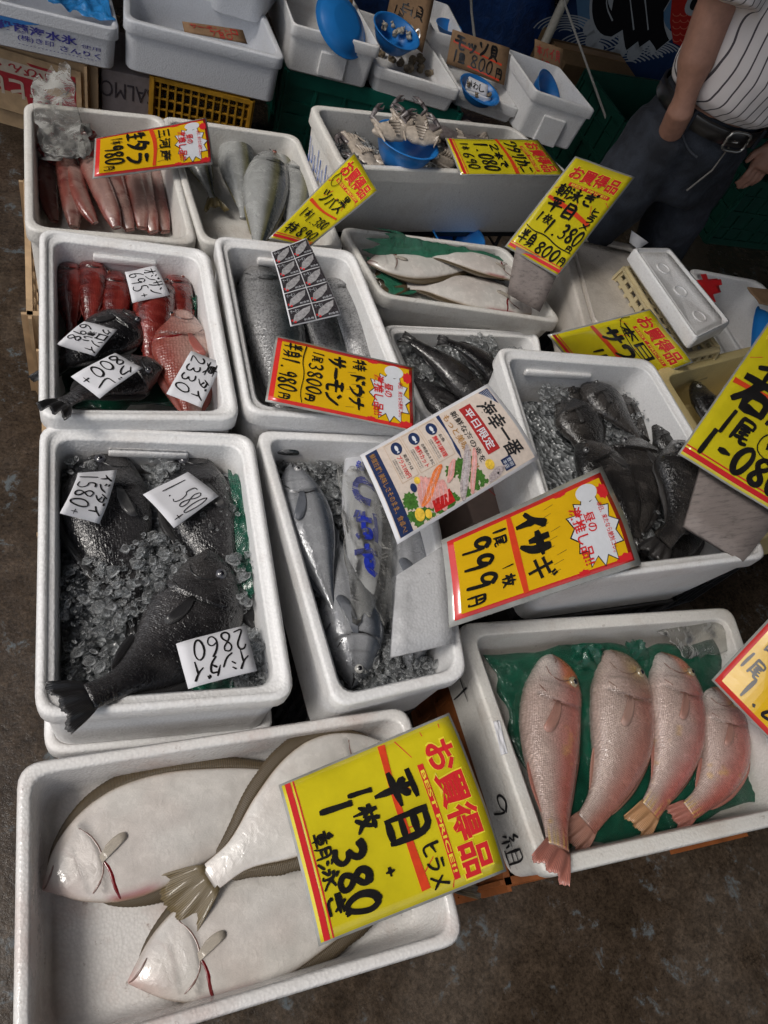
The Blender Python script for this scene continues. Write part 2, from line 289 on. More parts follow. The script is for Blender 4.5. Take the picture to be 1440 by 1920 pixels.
# ---------------- fish
def mixc(a,b,t): t=np.clip(t,0,1)[...,None]; return a*(1-t)+b*t
def A(*c): return np.array(c,float)
def ss(a,b,x): t=np.clip((x-a)/(b-a),0,1); return t*t*(3-2*t)
SPEC={
 'tile':dict(up=[(0,.012),(.02,.06),(.06,.105),(.13,.132),(.3,.138),(.5,.125),(.7,.09),(.9,.052),(1,.045)],lo=[(0,.012),(.03,.045),(.1,.078),(.2,.11),(.35,.128),(.5,.12),(.7,.085),(.9,.048),(1,.042)],th=[(0,.008),(.05,.05),(.15,.085),(.35,.1),(.6,.08),(.85,.035),(1,.018)],gill=.27,eye=(.15,.50,.030),tail=(.15,.17,.15),mat=('fish_scaly_pink',300,1.0,.22,.08,.95,(1,1),.42,.45,0,90)),
 'bream':dict(up=[(0,.01),(.04,.08),(.12,.17),(.25,.235),(.42,.24),(.6,.18),(.8,.09),(.93,.05),(1,.05)],lo=[(0,.01),(.05,.06),(.15,.12),(.3,.17),(.5,.16),(.7,.1),(.9,.048),(1,.048)],th=[(0,.01),(.06,.05),(.2,.09),(.4,.1),(.65,.06),(.9,.025),(1,.018)],gill=.3,eye=(.14,.45,.028),tail=(.18,.24,.4),mat=('fish_large_scales',170,1.0,.25,0,.5)),
 'dark':dict(up=[(0,.01),(.05,.08),(.14,.15),(.3,.21),(.45,.205),(.65,.14),(.85,.06),(1,.05)],lo=[(0,.01),(.06,.075),(.15,.12),(.3,.165),(.5,.16),(.7,.1),(.9,.05),(1,.048)],th=[(0,.012),(.06,.06),(.2,.1),(.4,.11),(.65,.07),(.9,.03),(1,.02)],gill=.28,eye=(.13,.42,.03),tail=(.16,.22,.25),mat=('fish_black_skin',240,.8,.22,0,.8,(1,1),.35,.55,0,150)),
 'long':dict(up=[(0,.006),(.05,.035),(.15,.07),(.35,.095),(.55,.085),(.8,.045),(.95,.022),(1,.024)],lo=[(0,.006),(.05,.035),(.15,.07),(.35,.1),(.55,.09),(.8,.045),(.95,.022),(1,.024)],th=[(0,.008),(.06,.04),(.2,.07),(.4,.08),(.65,.055),(.9,.02),(1,.012)],gill=.22,eye=(.09,.25,.015),tail=(.14,.2,.6),mat=('fish_smooth_silver',420,.2,.22,.25,.6)),
 'salmon':dict(up=[(0,.006),(.05,.045),(.15,.085),(.35,.12),(.55,.11),(.8,.055),(.95,.035),(1,.038)],lo=[(0,.006),(.05,.04),(.15,.08),(.35,.115),(.55,.1),(.8,.05),(.95,.033),(1,.035)],th=[(0,.008),(.06,.05),(.2,.085),(.4,.1),(.65,.07),(.9,.025),(1,.015)],gill=.2,eye=(.1,.3,.013),tail=(.12,.18,.2),mat=('fish_silver_scales',380,.6,.24,.3,.5)),
 'tuna':dict(up=[(0,.005),(.06,.045),(.18,.1),(.35,.135),(.52,.12),(.75,.055),(.93,.014),(1,.012)],lo=[(0,.005),(.06,.045),(.18,.1),(.35,.135),(.52,.12),(.75,.055),(.93,.014),(1,.012)],th=[(0,.01),(.08,.06),(.22,.1),(.4,.115),(.6,.09),(.85,.025),(1,.012)],gill=.25,eye=(.1,.12,.022),tail=(.07,.19,.8),mat=('fish_smooth_silver',420,.2,.22,.25,.6)),
 'slab':dict(up=[(0,.03),(.1,.07),(.3,.075),(.6,.07),(.85,.055),(1,.03)],lo=[(0,.03),(.1,.07),(.3,.075),(.6,.07),(.85,.055),(1,.03)],th=[(0,.02),(.1,.05),(.3,.06),(.6,.055),(.85,.04),(1,.02)],gill=.2,eye=None,tail=(.1,.1,.1),mat=('raw_flesh',500,.3,.2,0,.8)),
 'flat':dict(up=[(0,.006),(.04,.042),(.1,.095),(.2,.155),(.35,.2),(.5,.195),(.7,.135),(.88,.06),(1,.052)],lo=[(0,.006),(.04,.042),(.1,.092),(.2,.15),(.35,.195),(.5,.19),(.7,.13),(.88,.058),(1,.05)],th=[(0,.008),(.05,.028),(.2,.045),(.4,.05),(.7,.035),(.9,.016),(1,.01)],gill=.22,eye=None,tail=(.2,.27,-.1),mat=('flatfish_white_skin',500,.12,.22,0,1.0,(1,1),.1,.28)),
}
def paint(kind,u,a,top,p):
    n=fbm(p,14,3); n2=fbm(p,45,5); n3=vn(p,120,6)
    sh=lambda c:np.broadcast_to(np.array(c,float),(len(u),3)).copy()
    if kind=='tile':
        c=mixc(sh((.56,.42,.37)),sh((.52,.15,.12)),ss(-.6,.6,a+n*.35)); c=mixc(c,sh((.33,.17,.14)),ss(.55,1.0,a)*.6)
        c=mixc(c,sh((.66,.58,.54)),ss(.3,.05,u)*ss(.3,-.4,a)); c=mixc(c,sh((.70,.20,.08)),ss(.0,.35,a)*ss(.19,.13,u)*ss(.0,.02,u)*.95)
        c=mixc(c,sh((.75,.45,.10)),np.exp(-((u-.155)/.02)**2-((a-.38)/.2)**2)*.8); c=mixc(c,sh((.7,.42,.12)),ss(.35,.6,n2)*ss(.3,.6,u)*.5)
        c=mixc(c,sh((.75,.5,.1)),ss(.9,1,u)*ss(.2,.6,np.sin(a*20))*.7)
    elif kind=='yellowhead':
        c=mixc(sh((.52,.40,.35)),sh((.42,.17,.13)),ss(-.6,.6,a+n*.3)); c=mixc(c,sh((.36,.25,.16)),ss(.32,.14,u)*ss(-.4,.3,a)*.9); c=mixc(c,sh((.75,.5,.15)),np.exp(-((u-.14)/.03)**2-((a-.4)/.25)**2)*.6)
    elif kind=='bream':
        c=mixc(sh((.50,.34,.29)),sh((.26,.06,.045)),ss(-.4,.6,a+n*.3)); c=mixc(c,sh((.5,.3,.26)),ss(.28,.1,u)*.6); c=mixc(c,sh((.30,.07,.05)),ss(.3,.6,u)*ss(.2,.9,a)*.5)
    elif kind=='red':
        c=mixc(sh((.26,.035,.028)),sh((.11,.010,.008)),ss(-.7,.5,a+n*.5)); c=mixc(c,sh((.05,.012,.012)),ss(.1,.5,n2)*.7); c=mixc(c,sh((.35,.08,.06)),ss(.3,.7,np.sin(u*60))*.15)
    elif kind=='dark':
        c=mixc(sh((.042,.040,.042)),sh((.009,.0085,.01)),ss(-.6,.5,a+n*.5)); c=mixc(c,sh((.075,.07,.07)),ss(.1,.6,n)*.5); c=mixc(c,sh((.11,.10,.10)),ss(.2,.6,n2)*ss(.4,-.4,a)*.5); c=mixc(c,sh((.07,.065,.062)),ss(.26,.1,u)*ss(.3,-.5,a)*.6)
    elif kind=='rock':
        c=mixc(sh((.06,.054,.05)),sh((.016,.015,.015)),ss(-.5,.6,a+n*.8)); c=mixc(c,sh((.12,.105,.095)),ss(.25,.6,n2)*.5); c=mixc(c,sh((.02,.018,.018)),ss(.3,.6,np.sin(u*30+n*4))*.6)
    elif kind=='yellowtail':
        c=mixc(sh((.48,.49,.48)),sh((.035,.045,.05)),ss(-.25,.4,a+n*.15)); c=mixc(c,sh((.16,.17,.17)),ss(.25,.0,u)*.8); c=mixc(c,sh((.35,.32,.12)),np.exp(-((a-.3)/.12)**2)*.5); c=mixc(c,sh((.2,.21,.22)),ss(.2,.05,u)*.5)
    elif kind=='salmon':
        c=mixc(sh((.38,.38,.385)),sh((.025,.035,.04)),ss(-.35,.35,a+n*.2)); c=mixc(c,sh((.3,.29,.28)),ss(.2,.1,u)*.6)
    elif kind=='tuna':
        c=mixc(sh((.42,.43,.45)),sh((.05,.065,.09)),ss(.1,.6,a+n*.1)); c=mixc(c,sh((.12,.13,.15)),ss(.3,.9,np.sin(a*26+n*3))*ss(.2,0,a)*.35); c=mixc(c,sh((.2,.21,.23)),ss(.24,.1,u)*.5)
    elif kind=='flat':
        c=sh((.66,.63,.59)); c=mixc(c,sh((.60,.50,.45)),ss(-.2,.5,n)*.35); c=mixc(c,sh((.30,.03,.03)),ss(-.78,-.95,a)*ss(.2,.26,u)*ss(.45,.36,u)*.8); c=mixc(c,sh((.55,.34,.32)),ss(.07,.0,u)*.8); c=mixc(c,sh((.52,.38,.34)),ss(.2,.05,u)*ss(.1,-.6,a)*.6); c=mixc(c,sh((.36,.27,.18)),ss(.93,1.0,np.abs(a))*.8)
        c=mixc(c,sh((.58,.5,.47)),np.exp(-((u-.12-.05*np.cos(a*2))/.006)**2)*.45*(np.abs(a)<.8)); c=mixc(c,sh((.6,.55,.52)),np.exp(-((a-.03)/.03)**2)*ss(.25,.35,u)*.5)
    elif kind=='gut':
        c=mixc(sh((.34,.21,.18)),sh((.24,.07,.055)),ss(-.2,.5,np.abs(a)-.5+n*.7)); c=mixc(c,sh((.13,.02,.018)),ss(.2,.6,n2)*.7); c=mixc(c,sh((.10,.03,.03)),np.exp(-((a-.1)/.08)**2)*.7); c=mixc(c,sh((.07,.03,.03)),ss(.12,.0,u)*.8)
    return c
def fish(name,label,kind,H,T,z,mid=None,back=1,spec=None,w=1.0,roll=0,zt=None,zh=None,group=None,parent=None,eyec=(.6,.6,.5),fins=(.32,.88,.045),finc=None,pect=True,tailfin=True,nu=110,nv=40,cut=False,mat=None,tailc=None,thk=1.0,tailrot=0,zm=None):
    """H, T: snout and tail-root pixels on height z; mid: pixel where the spine passes half way; back: +1 when the back is to the right seen from head to tail"""
    S=SPEC[spec or kind]; h=P(*H,z if zh is None else zh); t=P(*T,z if zt is None else zt); L0=np.linalg.norm(t-h)
    m_=P(*mid,z if zm is None else zm) if mid else (h+t)/2
    m_=m_.copy(); m_[2]=(h[2]+t[2])/2+.01 if zm is None else zm
    c=2*m_-(h+t)/2
    def sp(u): return (1-u)**2*h+2*u*(1-u)*c+u*u*t
    def tg(u): return unit(2*(1-u)*(c-h)+2*u*(t-c))
    L=L0; up0=V3(0,0,1)
    def frame(u):
        tt=tg(u); s=unit(np.cross(tt,up0))*back; n=unit(np.cross(s,tt)*back)
        if n[2]<0:n=-n
        cr,sr=math.cos(roll),math.sin(roll); return tt,s*cr+n*sr,n*cr-s*sr
    us=np.concatenate([np.linspace(0,.1,12)**1.0,np.linspace(.1,1,nu-11)[1:]]); th_=np.linspace(0,2*math.pi,nv,endpoint=False)
    U=smooth_interp(S['up'],us)*L*w; Lo=smooth_interp(S['lo'],us)*L*w; TH=np.maximum(smooth_interp(S['th'],us),.004)*L*thk*(.5+.5*w)
    gl=S['gill']; 
    pts=np.zeros((len(us),nv,3)); uu=np.zeros((len(us),nv)); aa=np.zeros((len(us),nv)); uv=np.zeros((len(us),nv,2)); tp=np.zeros((len(us),nv))
    for i,u in enumerate(us):
        tt,s,n=frame(u); o=sp(u)
        for j,q in enumerate(th_):
            cq,sq=math.cos(q),math.sin(q); e=.85
            ca=math.copysign(abs(cq)**e,cq); sa=math.copysign(abs(sq)**(.9),sq); half=U[i] if ca>0 else Lo[i]
            tk=TH[i]
            g_=gl+ .05*(1-ca*ca)-.02
            if kind!='gut' and spec!='slab': tk*=1+(.05 if kind=='flat' else .12)*ss(g_-.14,g_-.005,u)*(u<g_)*(.3+.7*abs(sa))
            pts[i,j]=o+s*half*ca+n*tk*sa*.9; uu[i,j]=u; aa[i,j]=ca; tp[i,j]=sa; uv[i,j]=(u*L,ca*half*1.0+ (0 if sa>0 else .5))
    fl=pts.reshape(-1,3); col=paint(kind,uu.ravel(),aa.ravel(),tp.ravel(),fl+V3(*([rng.random()*3]*3)))
    a_=aa.ravel();u_=uu.ravel(); gg=gl+.05*(1-a_**2)-.02
    if kind!='gut':
        k=ss(-.012,0,u_-gg)*ss(.035,.0,u_-gg)*(np.abs(a_)<.8); col=mixc(col,col*.45,k*.8)
        k2=np.exp(-((u_-gg*.68-.03*a_**2)/.008)**2)*(a_<.45)*(a_>-.8); col=mixc(col,col*.6,k2*.7)
    ce=(h+t)/2; zb=fl[:,2].min()
    if parent is None: parent=thing(name,(ce[0],ce[1],zb),label,'fish',group)
    g=G(); g.grid(pts,closed_v=True,uv=uv,c=col.reshape(len(us),nv,3),flip=back>0)
    nn=nv; g.f.append(tuple(range(nn))[::-1] if back<0 else tuple(range(nn))); g.m.append(0); o=(len(us)-1)*nn; g.f.append(tuple(o+i for i in range(nn))); g.m.append(0)
    body=part('body',g,fish_mat(*(mat or S['mat'])),parent)
    def surf(u,a,off=0):
        tt,s,n=frame(u); half=(float(smooth_interp(S['up'],u)) if a>0 else float(smooth_interp(S['lo'],u)))*L*w; k=max(float(smooth_interp(S['th'],u)),.004)*L*thk*(.5+.5*w)
        e=1/.85; sq=math.sqrt(max(0,1-abs(a)**(2*e))); tk=k*1.1 if u<gl else k
        return sp(u)+s*half*a+n*(tk*.9*sq**.9+off),tt,s,unit(n*1.0+s*a*.35)
    fc=np.array(finc if finc is not None else {'tile':(.45,.18,.14),'yellowhead':(.4,.2,.15),'bream':(.32,.08,.06),'red':(.3,.04,.03),'dark':(.02,.019,.02),'rock':(.03,.027,.026),'yellowtail':(.22,.19,.08),'salmon':(.12,.12,.12),'tuna':(.12,.13,.15),'flat':(.095,.068,.036),'gut':(.3,.1,.08)}[kind],float)
    FM=fin_mat('fin_rays',freq=130,dark=.42)
    def line_on(nm,pts,w_,m,off=.0006,par=None,taper=True):
        # thin ribbon following the skin through (u,a) points
        pp=np.array(pts,float)
        for _ in range(2):
            q=[pp[0]]
            for i in range(len(pp)-1): q+=[pp[i]*.75+pp[i+1]*.25,pp[i]*.25+pp[i+1]*.75]
            q.append(pp[-1]); pp=np.array(q)
        X=[surf(u,a,off) for u,a in pp]; n_=len(X); g=G(); rows=[]
        for i in range(n_):
            d=unit(X[min(i+1,n_-1)][0]-X[max(i-1,0)][0]); b_=unit(np.cross(d,X[i][3])); ww=w_*.5*(math.sin(math.pi*(i+.6)/(n_+.2))**.6 if taper else 1)*(.8+.4*random.random()); rows.append([X[i][0]-b_*ww-X[i][3]*.0008,X[i][0]+X[i][3]*.0008,X[i][0]+b_*ww-X[i][3]*.0008])
        g.grid(rows); return part(nm,g,m,par or parent)
    DKL={'flat':(.20,.12,.10),'tile':(.16,.07,.05),'yellowhead':(.16,.09,.06),'bream':(.08,.03,.025)}.get(kind,(.01,.01,.01)); LM_=plain('skin_fold_%s'%kind,DKL,.3,coat=.6)
    if kind!='gut' and (eyec is not None):
        gs=gl+.03
        line_on('gill_edge',[(gs-.035,.72),(gs,.35),(gs+.012,-.05),(gs-.01,-.45),(gs-.07,-.78)],.0035 if L<.3 else .004,LM_)
        line_on('mouth',[(.006,-.3),(.03,-.1),(.055,-.12),(.075,-.28)] if kind!='flat' else [(.004,-.2),(.04,.25),(.085,.55)],.003,LM_)
        if kind in('tile','yellowhead','bream','dark'): line_on('cheek_fold',[(gl*.55,.35),(gl*.68,.0),(gl*.62,-.45),(gl*.4,-.7)],.0022,LM_)
    if cut:
        sg_=-1 if cut==1 else 1; RB=plain('blood_red',(.15,.008,.01),.15,coat=.9,var=.4,bs=200)
        line_on('gill_cut',[(gl+.035,sg_*.12),(gl+.05,sg_*.4),(gl+.045,sg_*.7),(gl+.05,sg_*.95)],.0055,RB,.0008)
    # dorsal / anal fins
    def ribbon(u0,u1,hh,side,n=60,nm='dorsal_fin',shape=None,curl=0):
        g=G(); rows=[[],[],[],[]]; uvs=[[],[],[],[]]
        for i in range(n+1):
            k=i/n; u=lerp(u0,u1,k); tt,s,nn_=frame(u); half=float(smooth_interp(S['up' if side>0 else 'lo'],u))*L*w
            base=sp(u)+s*side*half*.93; hgt=hh*L*(math.sin(math.pi*min(1,max(0,k))**.8)**.5 if shape is None else shape(k))*(1-.05*(i%2))*(1+.10*vn([(i*.13,side,u0*9)])[0])
            wob=.0007*(i%2)+curl*.01+.002*math.sin(i*.11)
            for r in range(4):
                q=r/3; rows[r].append(base+s*side*(hgt*q+half*.04)+tt*hgt*.35*q+nn_*(wob*q-.25*hgt*q*q)); uvs[r].append((k*(u1-u0)*L,q))
        g.grid(rows,uv=uvs,c=tuple(fc)); 
        part(nm,g,FM,parent,solid=.0016,soff=0)
    if kind=='flat':
        shp=lambda k:min(1,max(.05,(math.sin(math.pi*k)**.45)))
        ribbon(.06,.93,.055*w,1,110,shape=shp); ribbon(.20,.93,.055*w,-1,100,nm='anal_fin',shape=shp)
    elif fins:
        ribbon(fins[0],fins[1],fins[2],1); ribbon(.62,.86,fins[2]*.9,-1,26,nm='anal_fin')
    # tail fin
    if tailfin:
        tl,sp_,fork=S['tail']; tt,s,nn_=frame(1.0); rt=math.radians(tailrot); tt,s=tt*math.cos(rt)+s*math.sin(rt),s*math.cos(rt)-tt*math.sin(rt); b0=sp(1.0)-tt*.015*L; hw=float(smooth_interp(S['up'],1.0))*L*w; rows=[];uvs=[]
        M_=26
        for i in range(M_+1):
            k=i/M_*2-1; ln=tl*L*(1-fork*(1-abs(k))**1.0*.75)*(1-.05*(i%2)); side=k*sp_*L*.55; r=[];q_=[]
            for j in range(7):
                q=j/6; r.append(b0+tt*ln*q+s*(k*hw*(1-q)+side*q**.9)+nn_*(.006*math.sin(i*.7+q*2)*q+(.004-.02*q*q)*.5)); q_.append((k*.04,q))
            rows.append(r);uvs.append(q_)
        g=G(); g.grid(rows,uv=uvs,c=tuple(np.array(tailc) if tailc is not None else fc)); part('tail_fin',g,FM,parent,solid=.0018,soff=0)
    if pect and kind!='gut':
        u0=gl+.03; p0,tt,s,nn_=surf(u0,-.12,.001); pl=.19*L if kind not in('flat',) else .10*L; rows=[];uvs=[]
        for i in range(13):
            k=i/12*2-1; ang=k*(.20 if kind!='flat' else .13)-(.22 if kind!='flat' else -.5); d=tt*math.cos(ang)+s*math.sin(ang); r=[];q_=[]
            ln=pl*(1-.35*(k+.5)**2/1.2)
            for j in range(5):
                q=j/4; x=p0+s*k*.012*L+d*ln*q; 
                r.append(x+nn_*(.0012+.010*L*math.sin(q*2.8)*.5)); q_.append((k*.02,q))
            rows.append(r);uvs.append(q_)
        g=G(); g.grid(rows,uv=uvs,c=tuple({'flat':A(.52,.46,.38),'tile':A(.46,.24,.19),'yellowhead':A(.44,.27,.22)}.get(kind,fc*1.2))); part('pectoral_fin',g,FM,parent,solid=.0012,soff=0)
    if S['eye'] and eyec is not None:
        eu,ea,er=S['eye']; p0,tt,s,nn_=surf(eu,ea,0); r=er*L; ax=(tt,unit(np.cross(nn_,tt)),nn_); g=G(); 
        g.sphere(p0-nn_*r*.30,r,r,r*.75,16,8,c=eyec,ax=ax); e=part('eye',g,plain('eye_iris_%d'%int(100*eyec[0]),eyec,.15,coat=.8,bs=300,var=.4),parent)
        g=G(); g.sphere(p0+nn_*r*.18,r*.56,r*.56,r*.36,14,6,ax=ax); part('pupil',g,plain('eye_pupil',(.008,.008,.012),.05,coat=1),e)
    return parent,surf,frame,sp
# white flatfish, box at the bottom left
g_='white flatfish lying belly up in the big front box'
fish('flatfish','white flatfish whose red cut faces the left wall of the front box','flat',(80,1668),(640,1448),.368,mid=(320,1548),back=-1,w=.86,group=g_,cut=1)
fish('flatfish','white flatfish nearest the front rim with bloody edge below its head','flat',(240,1842),(800,1630),.366,mid=(505,1730),back=-1,w=.84,group=g_,cut=1)
fish('flatfish','white flatfish lying across the others with its brown tail at the middle of the box','flat',(735,1402),(392,1648),.425,mid=(585,1500),back=1,w=1.12,group=g_,cut=1,zt=.405,zh=.40,zm=.43,tailc=(.16,.12,.06))
# pink tilefish
g_='pink tilefish side by side on green film'
fish('tilefish','leftmost pink tilefish with its tail bent over the rim','tile',(1035,1226),(1046,1590),.365,mid=(1030,1400),back=-1,w=1.24,roll=-.12,group=g_,tailrot=-22,fins=(.36,.88,.022),eyec=(.25,.2,.12),zt=.435,zm=.372)
fish('tilefish','brown headed pink tilefish, second from the left','yellowhead',(1140,1216),(1098,1545),.36,mid=(1158,1390),back=-1,spec='tile',w=1.45,roll=-.1,group=g_,fins=(.36,.88,.022),eyec=(.25,.2,.12))
fish('tilefish','pink tilefish with a yellow streaked tail, third from the left','tile',(1236,1222),(1217,1520),.36,mid=(1262,1375),back=-1,w=1.5,roll=-.15,group=g_,fins=(.36,.88,.022),eyec=(.25,.2,.12),tailc=(.50,.28,.14))
fish('tilefish','curved pink tilefish beneath the red edged price sheet, rightmost of four','tile',(1325,1285),(1290,1520),.355,mid=(1350,1420),back=-1,w=1.5,roll=.0,group=g_,fins=(.36,.88,.03),eyec=(.25,.2,.12))
# big dark fish on ice
g_='big black fish on ice'
kw=dict(spec='dark',group=g_,eyec=(.06,.06,.07))
fish('black_fish','big black fish under the slip curling at the left of the ice box','dark',(214,846),(262,1170),.458,mid=(215,1000),back=1,w=1.12,roll=.1,**kw)
fish('black_fish','big greyish black fish with its head against the grip ledge at right','dark',(358,846),(450,1150),.452,mid=(388,985),back=1,w=.98,**kw)
fish('black_fish','largest black fish lying in front with its tail over the rim','dark',(392,1030),(165,1306),.478,mid=(330,1195),back=-1,w=1.22,zt=.55,zh=.485,zm=.475,roll=-.1,tailc=(.02,.019,.02),**kw)
# B3
g_='red fish in a row on green film'
for i,(a,b,c,lab) in enumerate([((130,490),(135,625),1,'dark red fish against the left wall of its box'),((180,488),(168,620),1,'dark red fish second from the left wall'),((218,512),(215,650),1,'dark red fish between its neighbours and the white price slip'),((292,525),(282,690),-1,'dark red fish running down between black fish and pink bream'),((324,518),(345,640),-1,'dark red fish just above the pink bream')]):
    fish('red_fish',lab,'red',a,b,.475+.008*(i%2),back=c,spec='tile',thk=1.35,w=1.12 if i<3 else 1.3,group=g_,fins=(.35,.85,.02),mat=('fish_red_skin',300,.5,.18,0,.9,(1,1),.25,.6),eyec=(.2,.06,.04),pect=False,tailfin=i!=3)
g_='small black fish under white price slips'
fish('black_fish','black fish with its head beside the red fish','dark',(262,596),(98,700),.49,mid=(188,640),back=-1,w=1.25,spec='dark',group=g_,eyec=(.06,.06,.07))
fish('black_fish','black fish whose tail pokes over the left front corner of the box','dark',(304,690),(118,756),.515,mid=(215,712),back=-1,w=1.1,spec='dark',group=g_,eyec=(.06,.06,.07),zt=.585,zm=.51)
fish('sea_bream','large pink bream with big scales and an open gill','bream',(338,578),(366,812),.485,mid=(352,690),back=1,w=.86,eyec=(.2,.1,.08),tailfin=False,cut=2)
# salmon
g_='spotted silver salmon'
fish('salmon','spotted silver salmon at the left wall','salmon',(474,498),(540,850),.47,mid=(512,640),back=-1,w=1.12,group=g_,fins=(.45,.6,.02),eyec=(.3,.3,.28),tailfin=False,pect=False,mat=('salmon_skin',380,.6,.26,.25,.6,(1,1),.2,.4,.5))
fish('salmon','spotted silver salmon along the right wall','salmon',(610,520),(740,830),.46,mid=(672,640),back=-1,w=1.12,group=g_,fins=(.45,.6,.02),eyec=(.3,.3,.28),tailfin=False,pect=False,mat=('salmon_skin',380,.6,.26,.25,.6,(1,1),.2,.4,.5))
fish('salmon','spotted silver salmon wedged between two others','salmon',(560,500),(660,760),.455,mid=(600,620),back=-1,w=1.2,group=g_,fins=(.45,.6,.02),eyec=(.3,.3,.28),tailfin=False,pect=False,mat=('salmon_skin',380,.6,.26,.25,.6,(1,1),.2,.4,.5))
# tuna
g_='tuna in the long box'
fish('tuna','slim tuna with its crescent tail across another fish','tuna',(545,868),(632,1165),.45,mid=(580,1010),back=-1,w=1.12,group=g_,fins=(.45,.6,.03),eyec=(.4,.4,.4),tailc=(.1,.1,.11))
fish('tuna','tuna with its eye at the near wall of the long box','tuna',(660,1290),(600,935),.415,mid=(650,1130),back=1,w=1.12,group=g_,fins=None,eyec=(.5,.5,.48),tailfin=False)
fish('tuna','pale tuna half hidden under the dirty board','tuna',(770,1262),(735,870),.42,mid=(768,1060),back=1,w=.85,group=g_,fins=None,eyec=(.4,.4,.4),tailfin=False)
# yellowtail
g_='yellowtail lying on the grey wet foam'
for a,b,w_,zz,lab in [((335,232),(399,372),1.35,.42,'yellowtail with a forked tail beneath the sheet with red border'),((437,250),(458,410),1.45,.425,'dull grey yellowtail second from the left'),((518,258),(540,400),1.35,.41,'small yellowtail behind the big pale one'),((508,288),(482,478),1.42,.452,'big pale yellowtail lying on top of the others'),((556,305),(552,470),1.45,.43,'yellowtail against the right wall')]:
    fish('yellowtail',lab,'yellowtail',a,b,zz,back=-1,spec='long',w=w_,thk=1.15,group=g_,fins=(.5,.9,.012),eyec=(.2,.2,.18),pect=False,tailc=(.17,.13,.05),tailfin=lab[:15]=='yellowtail with')
# halibut
g_='halibut on green film'
fish('halibut','halibut with a red gill cut near the left corner','flat',(688,492),(900,500),.455,mid=(790,500),back=1,w=.85,group=g_,cut=1)
fish('halibut','halibut whose mouth points at the weathered board','flat',(992,528),(800,478),.475,mid=(890,498),back=1,w=.66,group=g_,cut=2)
fish('halibut','halibut lying along the front wall of its box','flat',(1018,584),(762,535),.445,mid=(880,554),back=1,w=.8,group=g_,cut=1)
# long black fish with raised tails
g_='long black fish with raised tails'
fish('black_fish','long black fish with a tall tail against the box corner','dark',(900,762),(772,640),.42,mid=(840,712),back=1,spec='tile',w=1.4,group=g_,eyec=(.06,.06,.07),zt=.455,tailfin=True)
fish('black_fish','long black fish behind the others with a small raised tail','dark',(935,720),(838,640),.425,mid=(890,690),back=-1,spec='tile',w=1.4,group=g_,eyec=(.06,.06,.07),zt=.47)
fish('black_fish','long black fish lowest in its box beside the salmon','dark',(880,810),(770,690),.40,mid=(820,756),back=1,spec='tile',w=1.5,group=g_,eyec=(.06,.06,.07),tailfin=False)
# rockfish
g_='dark rockfish packed in ice'
for a,m_,b,zz,w_,bk,lab in [((1092,718),(1140,770),(1200,820),0.514,1.43,-1,'rockfish with its head at the back wall'),((1040,760),(1085,810),(1120,900),0.504,1.54,-1,'rockfish against the left wall behind the sheet'),
  ((1078,835),(1145,905),(1190,1010),0.534,1.38,1,'broad rockfish in the middle of the ice'),((1165,830),(1190,900),(1180,1040),0.514,1.43,1,'rockfish lying beneath the middle ones'),((1222,800),(1262,850),(1262,930),0.524,1.26,1,'small rockfish biting a lump of ice'),
  ((1258,828),(1288,920),(1242,1020),0.569,1.32,1,'largest grey rockfish beside the yellow price board'),((1310,800),(1340,900),(1350,980),0.504,1.32,1,'rockfish under the yellow price board')]:
    fish('rockfish',lab,'rock',a,b,zz+.004,mid=m_,back=bk,spec='dark',w=w_,group=g_,eyec=(.12,.12,.12),mat=('fish_black_skin',240,.8,.22,0,.8,(1,1),.35,.55,0,150))
fish('grey_fish','grey fish with a round eye in the yellow foam box','rock',(1300,716),(1400,860),.50,mid=(1340,790),back=1,spec='dark',w=.8,eyec=(.3,.3,.3),finc=(.1,.1,.1))
for a,m_,b,zz,w_,bk,lab in [((1052,712),(1075,750),(1110,800),.485,1.2,-1,'rockfish in the far left corner of the ice'),((1150,745),(1190,790),(1235,850),.485,1.2,-1,'rockfish beneath the back wall at the right'),((1125,900),(1165,960),(1200,1035),.485,1.3,-1,'rockfish mostly hidden under the red and yellow sign'),((1212,1030),(1275,1010),(1330,985),.485,1.1,1,'rockfish lying along the near wall')]:
    fish('rockfish',lab,'rock',a,b,zz+.004,mid=m_,back=bk,spec='dark',w=w_,group='dark rockfish packed in ice',eyec=(.12,.12,.12),mat=('fish_black_skin',240,.8,.22,0,.8,(1,1),.35,.55,0,150))
# gutted fish
g_='gutted pink fish packed side by side'
gl=[((92,318),(98,420),.40,'first gutted fish from the left wall'),((118,312),(135,425),.41,'second gutted fish from the left wall'),((132,330),(175,432),.42,'third gutted fish, opened flat and pale'),((165,318),(215,432),.425,'gutted fish in the middle, brightest of the row'),((205,320),(240,438),.41,'gutted fish just right of the middle'),((238,322),(262,440),.415,'third gutted fish from the right wall'),((262,318),(284,442),.41,'second gutted fish from the right wall'),((282,325),(306,444),.40,'gutted fish along the right wall')]
for a,b,zz,lab in gl: fish('gutted_fish',lab,'gut',(a[0]+random.uniform(-7,7),a[1]-22),(b[0]+4,b[1]+random.uniform(-14,3)),zz+random.uniform(-.008,.012),mid=((a[0]+b[0])/2+random.uniform(-9,9),(a[1]+b[1])/2-10),roll=random.uniform(-.5,.5),back=1,spec='slab',w=1.4,thk=1.2,group=g_,fins=None,pect=False,eyec=None,tailfin=False,mat=('raw_flesh',500,.3,.2,0,.8))
